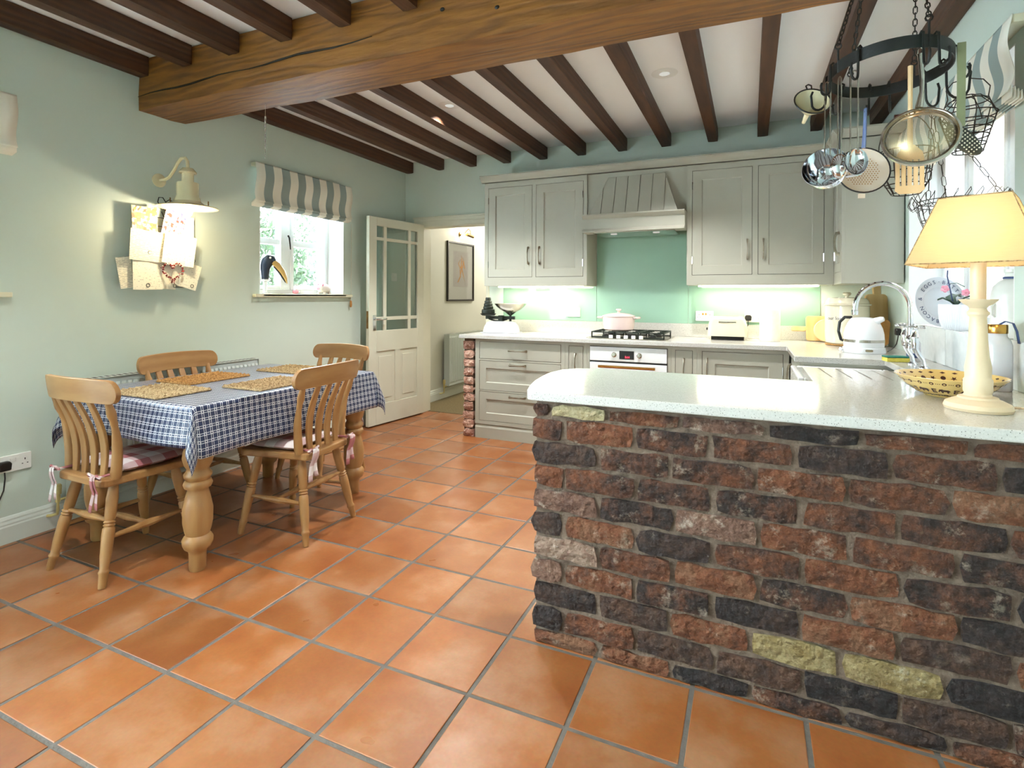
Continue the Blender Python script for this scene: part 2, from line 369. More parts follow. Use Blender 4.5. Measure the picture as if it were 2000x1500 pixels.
mat('plate_grey', (208, 212, 218), .2, rgb2=(202, 206, 213), scale=3, coat=.3)
mat('bottle_stone', (220, 220, 212), .3, rgb2=(214, 214, 206), scale=4, coat=.3)
mat('bottle_frost', (222, 222, 226), .25, rgb2=(218, 218, 222), scale=4, trans=.25)
mat('strap_blue', (58, 74, 116), .7, rgb2=(50, 64, 104), scale=30)
mat('sponge_yellow', (222, 204, 92), .9, rgb2=(206, 190, 80), scale=60, bump=.5)
mat('sponge_green', (40, 120, 100), .9, rgb2=(34, 104, 90), scale=80, bump=.5)
mat('paper', (240, 234, 214), .7, rgb2=(236, 229, 208), scale=12)
mat('paper_roll', (242, 238, 230), .8, rgb2=(236, 232, 222), scale=40, bump=.15)
mat('bead_red', (150, 34, 30), .3, rgb2=(120, 24, 24), scale=40)
mat('bead_white', (236, 226, 216), .3, rgb2=(228, 216, 206), scale=40)
mat('toucan_navy', (28, 44, 66), .25, rgb2=(22, 36, 56), scale=6, coat=.4)
mat('toucan_beak', (214, 176, 104), .3, rgb2=(206, 166, 92), scale=8)
mat('pig_white', (236, 224, 216), .35, rgb2=(232, 218, 210), scale=8)
mat('pink_glaze', (222, 130, 150), .35, rgb2=(232, 160, 172), scale=20)
mat('frame_black', (44, 40, 36), .4, rgb2=(34, 31, 28), scale=20)
mat('blind_cord', (206, 196, 170), .7, rgb2=(196, 186, 160))
mat('acorn_wood', (186, 132, 64), .4, rgb2=(170, 118, 54), scale=20)
mat('cushion_back', (212, 196, 196), .9, rgb2=(204, 186, 188), scale=30)
glass_mat('window_glass', (246, 250, 250), .03)
glass_mat('door_glass', (236, 246, 246), .07)
glass_mat('picture_glass', (252, 252, 252), .03)
def emis(name, rgb, strength):
    m = bpy.data.materials.new(name); m.use_nodes = True; MATS[name] = m
    N = m.node_tree.nodes; L = m.node_tree.links; N.remove(N['Principled BSDF'])
    e = N.new('ShaderNodeEmission'); e.inputs[0].default_value = (*s2l(rgb), 1); e.inputs[1].default_value = strength
    L.new(e.outputs[0], N['Material Output'].inputs[0]); return m
emis('bulb_warm', (255, 226, 170), 12)
emis('strip_light', (255, 246, 214), 6)
emis('downlight_lens', (250, 248, 236), .14)
emis('led_red', (255, 40, 60), 2.0)
# ---- patterned materials on UVs (metres)
def uvmat(name, rough=.8, spec=.3):
    m = bpy.data.materials.new(name); m.use_nodes = True; MATS[name] = m
    nt = m.node_tree; p = nt.nodes['Principled BSDF']; p.inputs['Roughness'].default_value = rough; p.inputs['Specular IOR Level'].default_value = spec
    tc = nt.nodes.new('ShaderNodeUVMap'); sp = nt.nodes.new('ShaderNodeSeparateXYZ'); nt.links.new(tc.outputs[0], sp.inputs[0])
    return m, nt, p, sp
def nmath(nt, op, a, b=None, c=None):
    n = nt.nodes.new('ShaderNodeMath'); n.operation = op
    for i, x in enumerate((a, b, c)):
        if x is None: continue
        if isinstance(x, (int, float)): n.inputs[i].default_value = x
        else: nt.links.new(x, n.inputs[i])
    return n.outputs[0]
def nmix(nt, fac, c1, c2, blend='MIX'):
    n = nt.nodes.new('ShaderNodeMix'); n.data_type = 'RGBA'; n.blend_type = blend
    for i, x in ((0, fac), (6, c1), (7, c2)):
        if isinstance(x, (int, float)): n.inputs[i].default_value = x
        elif isinstance(x, tuple): n.inputs[i].default_value = (*s2l(x), 1)
        else: nt.links.new(x, n.inputs[i])
    return n.outputs[2]
# striped blind
m, nt, p, sp = uvmat('blind_stripe')
fr = nmath(nt, 'FRACT', nmath(nt, 'MULTIPLY', sp.outputs[0], 1.0)); st = nmath(nt, 'GREATER_THAN', fr, .5)
nt.links.new(nmix(nt, st, (232, 228, 214), (150, 164, 160)), p.inputs['Base Color'])
p.inputs['Subsurface Weight'].default_value = 0
# gingham cushion
m, nt, p, sp = uvmat('gingham', .95)
a = nmath(nt, 'GREATER_THAN', nmath(nt, 'FRACT', nmath(nt, 'DIVIDE', sp.outputs[0], .13)), .5)
b = nmath(nt, 'GREATER_THAN', nmath(nt, 'FRACT', nmath(nt, 'DIVIDE', sp.outputs[1], .13)), .5)
t = nmath(nt, 'MULTIPLY', nmath(nt, 'ADD', a, b), .5)
nt.links.new(nmix(nt, t, (214, 204, 202), (168, 106, 108)), p.inputs['Base Color'])
# navy geometric tablecloth (wipe-clean)
m, nt, p, sp = uvmat('navy_cloth', .34, .5)
def lattice(per, off=0.0):
    fu = nmath(nt, 'ABSOLUTE', nmath(nt, 'SUBTRACT', nmath(nt, 'FRACT', nmath(nt, 'ADD', nmath(nt, 'DIVIDE', sp.outputs[0], per), off)), .5))
    fv = nmath(nt, 'ABSOLUTE', nmath(nt, 'SUBTRACT', nmath(nt, 'FRACT', nmath(nt, 'ADD', nmath(nt, 'DIVIDE', sp.outputs[1], per), off)), .5))
    return fu, fv
fu, fv = lattice(.033)
lin = nmath(nt, 'MAXIMUM', nmath(nt, 'MULTIPLY', nmath(nt, 'GREATER_THAN', fu, .32), nmath(nt, 'LESS_THAN', fu, .385)),
            nmath(nt, 'MULTIPLY', nmath(nt, 'GREATER_THAN', fv, .32), nmath(nt, 'LESS_THAN', fv, .385)))
gu, gv = lattice(.033, .5)
rad = nmath(nt, 'SQRT', nmath(nt, 'ADD', nmath(nt, 'MULTIPLY', gu, gu), nmath(nt, 'MULTIPLY', gv, gv)))
ring = nmath(nt, 'MULTIPLY', nmath(nt, 'GREATER_THAN', rad, .15), nmath(nt, 'LESS_THAN', rad, .22))
dia = nmath(nt, 'COMPARE', nmath(nt, 'ADD', fu, fv), .5, .045)
white = nmath(nt, 'MINIMUM', nmath(nt, 'ADD', lin, ring), 1)
nt.links.new(nmix(nt, white, (26, 42, 78), (214, 216, 220)), p.inputs['Base Color'])
# linen lamp shade: fabric that lets light through
m = bpy.data.materials.new('linen_shade'); m.use_nodes = True; MATS['linen_shade'] = m
nt = m.node_tree; N = nt.nodes; L = nt.links; N.remove(N['Principled BSDF'])
tc = N.new('ShaderNodeTexCoord'); wv = N.new('ShaderNodeTexNoise'); mp = N.new('ShaderNodeMapping'); mp.inputs['Scale'].default_value = (12, 12, 140)
L.new(tc.outputs['Object'], mp.inputs[0]); L.new(mp.outputs[0], wv.inputs[0]); wv.inputs['Scale'].default_value = 3
c = nmix(nt, wv.outputs[0], (222, 190, 146), (230, 200, 158))
d1 = N.new('ShaderNodeBsdfDiffuse'); d2 = N.new('ShaderNodeBsdfTranslucent'); mx = N.new('ShaderNodeMixShader'); mx.inputs[0].default_value = .5
L.new(c, d1.inputs[0]); L.new(c, d2.inputs[0]); L.new(d1.outputs[0], mx.inputs[1]); L.new(d2.outputs[0], mx.inputs[2]); L.new(mx.outputs[0], N['Material Output'].inputs[0])
# fine sieve mesh: woven wire with holes
m = bpy.data.materials.new('sieve_mesh'); m.use_nodes = True; MATS['sieve_mesh'] = m
nt = m.node_tree; N = nt.nodes; L = nt.links; p = N['Principled BSDF']
p.inputs['Metallic'].default_value = .9; p.inputs['Roughness'].default_value = .35; p.inputs['Base Color'].default_value = (*s2l((206, 186, 140)), 1)
tc = N.new('ShaderNodeTexCoord'); sp = N.new('ShaderNodeSeparateXYZ'); L.new(tc.outputs['Object'], sp.inputs[0])
def wl(o): return nmath(nt, 'GREATER_THAN', nmath(nt, 'ABSOLUTE', nmath(nt, 'SUBTRACT', nmath(nt, 'FRACT', nmath(nt, 'DIVIDE', o, .0022)), .5)), .36)
L.new(nmath(nt, 'MAXIMUM', wl(sp.outputs[0]), wl(sp.outputs[2])), p.inputs['Alpha'])
# printed sheets: pale card with soft pencil marks / coloured print
def sheet_mat(name, base, ink, scale, thr, rough=.7):
    m, nt, p, sp = uvmat(name, rough)
    uvn = nt.nodes.new('ShaderNodeUVMap'); nz = nt.nodes.new('ShaderNodeTexNoise'); nz.inputs['Scale'].default_value = scale; nz.inputs['Detail'].default_value = 3
    nt.links.new(uvn.outputs[0], nz.inputs[0])
    row = nmath(nt, 'GREATER_THAN', nmath(nt, 'FRACT', nmath(nt, 'MULTIPLY', sp.outputs[1], 95)), .72)
    k = nmath(nt, 'MULTIPLY', nmath(nt, 'GREATER_THAN', nz.outputs[0], thr), row)
    nt.links.new(nmix(nt, nmath(nt, 'MULTIPLY', k, .6), base, ink), p.inputs['Base Color'])
sheet_mat('letter_paper', (240, 232, 210), (120, 112, 100), 60, .46)
sheet_mat('drawing_paper', (242, 236, 216), (130, 120, 112), 90, .58)
def print_mat(name, cols, scale):
    m, nt, p, sp = uvmat(name, .5)
    uvn = nt.nodes.new('ShaderNodeUVMap'); v = nt.nodes.new('ShaderNodeTexVoronoi'); v.inputs['Scale'].default_value = scale; v.distance = 'CHEBYCHEV'
    nt.links.new(uvn.outputs[0], v.inputs[0]); cr = nt.nodes.new('ShaderNodeValToRGB'); cr.color_ramp.interpolation = 'CONSTANT'
    e = cr.color_ramp.elements; e[0].color = (*s2l(cols[0]), 1); e[1].color = (*s2l(cols[1]), 1); e[1].position = 1 / len(cols)
    for i, c in enumerate(cols[2:]):
        q = e.new((i + 2) / len(cols)); q.color = (*s2l(c), 1)
    s2 = nt.nodes.new('ShaderNodeSeparateColor'); nt.links.new(v.outputs['Color'], s2.inputs[0]); nt.links.new(s2.outputs[0], cr.inputs[0])
    nt.links.new(cr.outputs[0], p.inputs['Base Color'])
print_mat('leaflet_print', [(226, 196, 186), (186, 74, 70), (110, 116, 176), (236, 222, 208), (204, 150, 140), (132, 140, 190)], 70)
print_mat('photo_print', [(226, 200, 160), (150, 140, 110), (240, 228, 200), (206, 150, 90), (120, 108, 84), (232, 214, 184)], 55)
print_mat('sketch_print', [(206, 200, 200), (200, 194, 196), (196, 190, 192), (204, 198, 198)], 9)

# ================================================================= room shell
XL, XR, YB, ZC = -3.5, 0.94, 5.0, 2.75
T = .3
# floor base (grout) and every tile
fl = struct(MB().box(XL, XR, -1.6, 5.12, -.10, -.0022).build('floor', 'grout'))
def tile_mesh(wx, wy, name):
    mb = MB(); b = .002
    x, y = wx/2, wy/2
    mb.v = [(-x,-y,-.008),(x,-y,-.008),(x,y,-.008),(-x,y,-.008),(-x,-y,-.0008),(x,-y,-.0008),(x,y,-.0008),(-x,y,-.0008),(-x+b,-y+b,0),(x-b,-y+b,0),(x-b,y-b,0),(-x+b,y-b,0)]
    mb.f = [(0,1,5,4),(1,2,6,5),(2,3,7,6),(3,0,4,7),(4,5,9,8),(5,6,10,9),(6,7,11,10),(7,4,8,11),(8,9,10,11)]
    me = bpy.data.meshes.new(name); me.from_pydata(mb.v, [], mb.f); me.materials.append(MATS['terracotta']); return me
PX, PY, X0, Y0 = .3278, .3268, -2.790, .8773
GR = .015
full = tile_mesh(PX - GR, PY - GR, 'tile')
xs = [X0 + PX*i for i in range(-3, 13)]; ys = [Y0 + PY*j for j in range(-3, 14)]
for i in range(len(xs) - 1):
    for j in range(len(ys) - 1):
        xa, xb = max(xs[i], XL), min(xs[i+1], XR); ya, yb = max(ys[j], -.1), min(ys[j+1], 5.12)
        if xb - xa < .03 or yb - ya < .03: continue
        if xa > -.60 and ya > 2.1 and xa > .30: continue            # under the sink run
        if xa > -.62 and ya > 1.9 and yb < 2.5: continue            # under the peninsula
        if ya > 4.5 and xa > -2.3: continue                          # under the back units
        me = full if (xb - xa > PX - .001 and yb - ya > PY - .001) else tile_mesh(xb - xa - GR, yb - ya - GR, 'tile')
        o = bpy.data.objects.new('tile', me); COL.objects.link(o); o.parent = fl
        o.location = ((xa+xb)/2, (ya+yb)/2, random.uniform(-.0008, .0004)); o.rotation_euler = (random.uniform(-.002, .002), random.uniform(-.002, .002), random.uniform(-.004, .004))

def wall_x(name, x0, x1, y0, y1, z0, z1, holes, m):
    """wall in the YZ plane with rectangular holes (ya,yb,za,zb)"""
    mb = MB(); hs = sorted(holes); y = y0
    for (ya, yb, za, zb) in hs:
        mb.box(x0, x1, y, ya, z0, z1)
        if za > z0: mb.box(x0, x1, ya, yb, z0, za)
        if zb < z1: mb.box(x0, x1, ya, yb, zb, z1)
        y = yb
    mb.box(x0, x1, y, y1, z0, z1)
    return struct(mb.build(name, m))
def wall_y(name, y0, y1, x0, x1, z0, z1, holes, m):
    mb = MB(); x = x0
    for (xa, xb, za, zb) in sorted(holes):
        mb.box(x, xa, y0, y1, z0, z1)
        if za > z0: mb.box(xa, xb, y0, y1, z0, za)
        if zb < z1: mb.box(xa, xb, y0, y1, zb, z1)
        x = xb
    mb.box(x, x1, y0, y1, z0, z1)
    return struct(mb.build(name, m))
WZ0, WZ1 = 1.285, 2.20
wall_x('wall_left', XL - T, XL, -1.6, 5.0, -.1, ZC, [(-1.45, .15, 0, 2.25), (.45, 1.42, WZ0, WZ1), (3.055, 4.008, WZ0, WZ1)], 'wall_paint')  # first hole is the added door opening, unseen, there for daylight
wall_x('wall_right', XR, XR + T, -1.6, 5.15, -.1, ZC, [(2.70, 4.22, 1.10, 2.27)], 'wall_paint')
DX0, DX1, DZ = -3.30, -2.46, 2.06
wall_y('wall_back', 5.0, 5.15, XL - T, XR, -.1, ZC, [(DX0, DX1, -.1, DZ)], 'wall_paint')
wall_y('wall_rear', -1.75, -1.6, XL - T, XR + T, -.1, ZC, [], 'wall_paint')
struct(MB().box(XL - T, XR + T, -1.75, 5.15, ZC, ZC + .12).build('ceiling', 'ceiling_paint'))
# hall beyond the door
struct(MB().box(XL - .15, XL - .02, 5.15, 9.2, -.1, 2.6).build('wall_hall_left', 'hall_paint'))
struct(MB().box(-2.0, -1.85, 5.15, 9.2, -.1, 2.6).build('wall_hall_right', 'hall_paint'))
struct(MB().box(XL - .15, -1.85, 9.2, 9.35, -.1, 2.6).build('wall_hall_end', 'hall_paint'))
struct(MB().box(XL - .15, -1.85, 5.15, 9.35, 2.6, 2.7).build('ceiling_hall', 'ceiling_paint'))
struct(MB().box(XL - .02, -2.0, 5.12, 9.2, -.1, .002).build('floor_hall', 'hall_carpet'))
light('hall_ceiling_light', 'POINT', 14, (1, .93, .82), (-2.7, 7.4, 2.35), shadow_soft_size=.12)

def skirt(name, pts, axis):
    prof = [(0, 0), (.022, 0), (.022, .085), (.018, .092), (.018, .10), (.012, .112), (.012, .12), (.005, .132), (0, .135)]
    mb = MB()
    for a, b, c, sgn in pts:
        if axis == 'y': mb.prism([(c + sgn*px, pz) for px, pz in prof], a, b, 'y')
        else: mb.prism([(c + sgn*px, pz) for px, pz in prof], a, b, 'x')
    return struct(mb.build(name, 'skirting_paint'))
skirt('baseboard_left', [(-1.6, -1.46, XL, 1), (.16, 5.0, XL, 1)], 'y')
skirt('baseboard_hall', [(5.17, 9.2, XL - .02, 1)], 'y')
skirt('baseboard_rear', [(-1.6, 1.84, XR, -1)], 'y')
# door lining and architrave
mb = MB().box(DX0, DX0 + .03, 4.985, 5.165, 0, DZ).box(DX1 - .03, DX1, 4.985, 5.165, 0, DZ).box(DX0, DX1, 4.985, 5.165, DZ - .03, DZ)
struct(mb.build('trim_1', 'door_paint', bevel=.003))
def arch_prof(mb, x0, x1, z0, z1, y):
    mb.box(x0, x1, y - .018, y - .001, z0, z1)
mb = MB(); arch_prof(mb, DX0 - .075, -2.43, DZ - .02, DZ + .075, 5.0); mb.box(DX0 - .085, -2.43, 4.972, 4.999, DZ + .058, DZ + .078); mb.box(DX0 - .06, -2.43, 4.977, 4.999, DZ + .018, DZ + .03)
arch_prof(mb, DX0 - .075, DX0 + .012, 0, DZ - .02, 5.0)
struct(mb.build('trim_2', 'door_paint', bevel=.004))

# ---- ceiling beam and joists
def rough_beam(name, x0, x1, y0, y1, z0, z1, axis, m, amp, nseg, seed):
    rnd = random.Random(seed); mb = MB()
    n = 3
    def fn_factory():
        ring = []
        for i in range(n+1): ring.append((y0 + (y1-y0)*i/n, z0))
        for i in range(1, n+1): ring.append((y1, z0 + (z1-z0)*i/n))
        for i in range(1, n+1): ring.append((y1 - (y1-y0)*i/n, z1))
        for i in range(1, n): ring.append((y0, z1 - (z1-z0)*i/n))
        return ring
    ring = fn_factory(); k = len(ring); W = [[rnd.uniform(-1, 1) for _ in range(k)] for _ in range(nseg+1)]
    cy, cz = (y0+y1)/2, (z0+z1)/2
    for s in range(nseg+1):
        x = x0 + (x1-x0)*s/nseg
        for q, (y, z) in enumerate(ring):
            g = amp * (W[s][q] + W[max(s-1,0)][q]) * .5
            corner = (abs(y-cy) > .48*(y1-y0)) and (abs(z-cz) > .48*(z1-z0))
            f = 1 - (.03 if corner else 0)
            yy = cy + (y-cy)*f + g*.6; zz = cz + (z-cz)*f + (g if z < z1 - 1e-4 else 0)
            mb.v.append((x, yy, zz) if axis == 'x' else (yy, x, zz))
    for s in range(nseg):
        for q in range(k):
            a = s*k+q; b = s*k+(q+1) % k; mb.f.append((a, b, b+k, a+k))
    mb.f.append(tuple(range(k))[::-1]); mb.f.append(tuple(nseg*k+i for i in range(k)))
    return mb.build(name, m, smooth=True, ang=40)
bm_ = rough_beam('ceiling_beam', XL + .003, XR - .003, 2.14, 2.45, 2.43, ZC - .002, 'x', 'beam_wood', .008, 26, 3)
tag(bm_, 'thick golden brown timber beam spanning the ceiling above the table', 'beam')
crk = MB(); pts = [(XL + .003 + .12*i, 2.1365, 2.515 + .006*sin(i*1.3) + .003*i - .00006*i*i) for i in range(16)]
crk.tube(pts, [.0015 + .004*abs(sin(i*.42)) for i in range(16)], 6)
crk.build('crack', 'dark_gap', bm_)
for kx, kz in ((-1.02, 2.55), (-1.3, 2.60), (-.85, 2.62)):
    MB().ell((kx, 2.141, kz), .012, .006, .009).build('nail_hole', 'dark_gap', bm_, smooth=True)
ORD = ['first', 'second', 'third', 'fourth', 'fifth', 'sixth', 'seventh', 'eighth', 'ninth', 'tenth', 'eleventh', 'twelfth']
JX = [-3.396 + .3925*k for k in range(12)]
JX[11] = XR - .003
for k, xr in enumerate(JX):
    xl = max(xr - .082, XL + .003)
    o = rough_beam('ceiling_joist', 2.452, 4.998, xl, xr, 2.632, ZC - .002, 'y', 'joist_wood', .003, 8, 20 + k)
    tag(o, 'dark brown ceiling joist running to the back wall, %s from the left wall' % ORD[k], 'joist', 'joists between the beam and the back wall')
for k, xr in enumerate(JX):
    xl = max(xr - .082, XL + .003)
    o = rough_beam('ceiling_joist', -1.598, 2.138, xl, xr, 2.632, ZC - .002, 'y', 'joist_wood', .003, 8, 50 + k)
    tag(o, 'dark brown joist on the near side of the thick beam, %s from left' % ORD[k], 'joist', 'joists on the near side of the beam')

# ---- windows
def casement(name, xf, y0, y1, z0, z1, sgn, lights, transoms, depth_wall, sill_out, m='white_gloss', sill_m='cream_paint', rev_x=None, sill_y=None, tr=.05):
    """timber window in a wall normal to X; sgn = +1 when the room is at +x of the frame; lights = mullion centres"""
    w = sempty(name, (xf, (y0+y1)/2, z0))
    c = (y0+y1)/2
    def P(mb, nm, mm, par=w, **k): return mb.build(nm, mm, par, **k)
    L_ = lambda a, b, ya, yb, za, zb: MB().box(min(a, b)*1, max(a, b), ya - c, yb - c, za - z0, zb - z0)
    fw_ = .05
    fr = MB()
    for q in ((y0, y0+fw_, z0, z1), (y1-fw_, y1, z0, z1), (y0+fw_, y1-fw_, z0, z0+fw_), (y0+fw_, y1-fw_, z1-fw_, z1)):
        fr.box(-.035, .035, q[0]-c, q[1]-c, q[2]-z0, q[3]-z0)
    P(fr, 'frame', m, bevel=.003)
    mw = .075
    edges = [y0+fw_] + [v for l in lights for v in (l-mw/2, l+mw/2)] + [y1-fw_]
    for l in lights:
        P(MB().box(-.035, .035, l-mw/2-c, l+mw/2-c, fw_, z1-z0-fw_), 'mullion', m, bevel=.003)
    for i in range(0, len(edges), 2):
        a, b = edges[i], edges[i+1]; s = .035
        cs = MB()
        for q in ((a, a+s, z0+fw_, z1-fw_), (b-s, b, z0+fw_, z1-fw_), (a+s, b-s, z0+fw_, z0+fw_+s), (a+s, b-s, z1-fw_-s, z1-fw_)):
            cs.box(-.02, .045*sgn if sgn > 0 else .02, q[0]-c+.001, q[1]-c-.001, q[2]-z0+.001, q[3]-z0-.001) if sgn > 0 else cs.box(-.045, .02, q[0]-c+.001, q[1]-c-.001, q[2]-z0+.001, q[3]-z0-.001)
        co = P(cs, 'casement', m, bevel=.003)
        zz = [z0+fw_+s] + [v for t in transoms for v in (t-tr/2, t+tr/2)] + [z1-fw_-s]
        for t in transoms:
            MB().box(-.018, .03 if sgn > 0 else .018, a+s-c, b-s-c, t-tr/2-z0, t+tr/2-z0).build('glazing_bar', m, co, bevel=.003) if sgn > 0 else MB().box(-.03, .018, a+s-c, b-s-c, t-tr/2-z0, t+tr/2-z0).build('glazing_bar', m, co, bevel=.003)
        for k in range(0, len(zz), 2):
            MB().box(-.003, .003, a+s-c, b-s-c, zz[k]-z0, zz[k+1]-z0).build('pane', 'window_glass', co)
    # reveal lining and sill board
    rx = rev_x - xf
    rv = MB(); t = .006; x_a, x_b = (.036, rx) if sgn > 0 else (rx, -.036)
    rv.box(x_a, x_b, y0-c, y0-c+t, 0, z1-z0).box(x_a, x_b, y1-c-t, y1-c, 0, z1-z0).box(x_a, x_b, y0-c+t, y1-c-t, z1-z0-t, z1-z0)
    P(rv, 'reveal', m)
    sy0, sy1 = sill_y
    xs_ = (.036, rx + sill_out) if sgn > 0 else (rx - sill_out, -.036)
    sl = MB().box(xs_[0], xs_[1], y0-c+t, y1-c-t, -.008, .012)
    if sill_out > 0:
        so = (rx, rx + sill_out) if sgn > 0 else (rx - sill_out, rx)
        sl.box(so[0]+.0005, so[1], sy0-c, sy1-c, -.014, .0121)
    P(sl, 'window_sill', sill_m, bevel=.004)
    return w
w1 = casement('window_1', -3.72, 3.055, 4.008, WZ0 - .006, WZ1, 1, [3.5], [1.735], T, .04, rev_x=XL, sill_y=(2.99, 4.09))
MB().tube([(0.05, -.03, .52), (.062, -.028, .50), (.064, -.02, .44), (.066, -.018, .40)], [.008, .007, .006, .005]).build('casement_stay', 'dark_wire', w1, smooth=True)
w3 = casement('window_3', -3.72, .45, 1.42, WZ0 - .006, WZ1, 1, [.93], [1.735], T, .04, rev_x=XL, sill_y=(.38, 1.50))
w2 = casement('window_2', 1.15, 2.70, 4.22, 1.10, 2.27, -1, [3.22, 3.74], [1.62], T, .0, rev_x=XR, sill_y=(2.70, 4.22), sill_m='white_gloss')
# unseen garden doors behind the camera, added to let daylight in
w4 = sempty('added_window', (XL - .15, .15, 0)); w4.rotation_euler = (0, 0, pi/2)
fr = MB()
for x in (-1.56, -.80, -.04): fr.box(x - .04, x + .04, -.03, .03, 0, 2.3)
fr.box(-1.52, -.08, -.03, .03, 2.17, 2.25).box(-1.52, -.08, -.03, .03, 0, .1)
fr.build('frame', 'white_gloss', w4)
for x in (-1.56, -.80): MB().box(x + .04, x + .72, -.004, .004, .1, 2.17).build('pane', 'window_glass', w4)

# ---- the glazed door, standing open against the left wall
import math as _m
dv = Vector((-3.372 + 3.262, 4.205 - 4.992)); DW = dv.length
door = sempty('door_1', (-3.262, 4.985, .012)); door.rotation_euler = (0, 0, atan2(dv.y, dv.x))
DH = 2.04; th = .02
def dbox(mb, a, b, z0, z1, t=th): return mb.box(a*DW, b*DW, -t, t, z0, z1)
# local x: 0 at hinge, DW at free edge
c_e = [(.135, .255), (.30, .70), (.745, .875)]; c_e = [(1-b, 1-a) for a, b in [(.125, .25), (.30, .695), (.745, .87)]][::-1]
r_e = [(.925, 1.025), (1.06, 1.815), (1.845, 1.955)]
mb = MB()
xs_ = [0] + [v for a in c_e for v in a] + [1]; zs_ = [.925] + []
dbox(mb, 0, c_e[0][0], 0, DH); dbox(mb, c_e[2][1], 1, 0, DH)
dbox(mb, c_e[0][0], c_e[2][1], r_e[2][1], DH); dbox(mb, c_e[0][0], c_e[2][1], .72, r_e[0][0]); dbox(mb, c_e[0][0], c_e[2][1], 0, .20)
dbox(mb, .455, .545, .20, .72)
leaf_ = mb.build('door_leaf', 'door_paint', door, bevel=.003)
gb = MB()
for q in range(2):
    dbox(gb, c_e[q][1], c_e[q+1][0], r_e[0][0], r_e[2][1], .015)
    for a, b in c_e: dbox(gb, a, b, r_e[q][1], r_e[q+1][0], .015)
gb.build('glazing_bar', 'door_paint', door, bevel=.002)
for a, b in c_e:
    for z0, z1 in r_e: dbox(MB(), a, b, z0, z1, .003).build('pane', 'door_glass', door)
for a, b in ((c_e[0][0], .455), (.545, c_e[2][1])):
    pm = MB().box(a*DW, b*DW, -.008, .008, .20, .72); pm.box((a+.05)*DW, (b-.05)*DW, -.014, .014, .25, .67)
    pm.build('panel', 'door_paint', door, bevel=.005)
for s in (1, -1):
    hb = MB().box(DW - .088, DW - .048, s*.0205 if s > 0 else -.027, s*.027 if s > 0 else -.0205, .93, 1.08).build('handle_plate', 'chrome', door, bevel=.003)
    MB().tube([(DW - .068, s*.027, 1.04), (DW - .068, s*.06, 1.04), (DW - .085, s*.066, 1.04), (DW - .19, s*.066, 1.038)], .009, 10).build('lever', 'chrome', hb, smooth=True)
MB().box(DW + .0001, DW + .0022, -.012, .012, .95, 1.12).build('latch_plate', 'brass', door)
# ================================================================= brickwork
def brick_mesh(L, H, seed, m, D=.10, amp=.0035):
    rnd = random.Random(seed); nx, nz = (5 if L > .15 else 3), 2
    mb = MB()
    def jit(i, j):
        ex = (i in (0, nx)); ez = (j in (0, nz))
        x = -L/2 + L*i/nx; z = H*j/nz
        r = .0055
        x += rnd.uniform(-r, r) * (.9 if ex else .5); z += rnd.uniform(-r, r) * (.8 if ez else .5)
        if ex and ez: x -= (1 if i else -1) * rnd.uniform(.003, .008); z -= (1 if j else -1) * rnd.uniform(.002, .006)
        y = rnd.uniform(-amp, amp) + (.004 if (ex or ez) else -.002)
        return (x, y, z)
    for j in range(nz+1):
        for i in range(nx+1): mb.v.append(jit(i, j))
    k = nx+1
    for j in range(nz):
        for i in range(nx): mb.f.append((j*k+i, j*k+i+1, (j+1)*k+i+1, (j+1)*k+i))
    per = [i for i in range(nx+1)] + [j*k+nx for j in range(1, nz+1)] + [nz*k+i for i in range(nx-1, -1, -1)] + [j*k for j in range(nz-1, 0, -1)]
    n = len(mb.v)
    for p_ in per: v = mb.v[p_]; mb.v.append((v[0], D, v[2]))
    for a in range(len(per)):
        b = (a+1) % len(per); mb.f.append((per[a], n+a, n+b, per[b]))
    mb.f.append(tuple(n+a for a in range(len(per))))
    me = bpy.data.meshes.new('brick'); me.from_pydata(mb.v, [], mb.f)
    bm = bmesh.new(); bm.from_mesh(me); bmesh.ops.recalc_face_normals(bm, faces=bm.faces); bm.to_mesh(me); bm.free()
    me.materials.append(MATS[m]); return me
PB = thing('brick_peninsula', 'low wall of dark weathered bricks carrying the near end of the worktop', 'brick wall', (-.735, 1.865, 0))
MB().box(.012, XR + .735 - .002, .011, .105, .0, .893).build('mortar_core', 'mortar', PB)
pen_len = XR + .735 - .004
BL, JT = .2405, .0125
tops = [.05 + .0867*k for k in range(0, 10)] + [.884]
CREAM = {(2, 3), (2, 4), (10, 1)}
variants = {}
def get_brick(L, H, m, vid):
    key = (round(L, 3), round(H, 3), m, vid)
    if key not in variants: variants[key] = brick_mesh(L, H, hash(key) & 0xffff if False else int(L*1e4) + int(H*1e5) + vid*977 + len(m), m)
    return variants[key]
rb = random.Random(11)
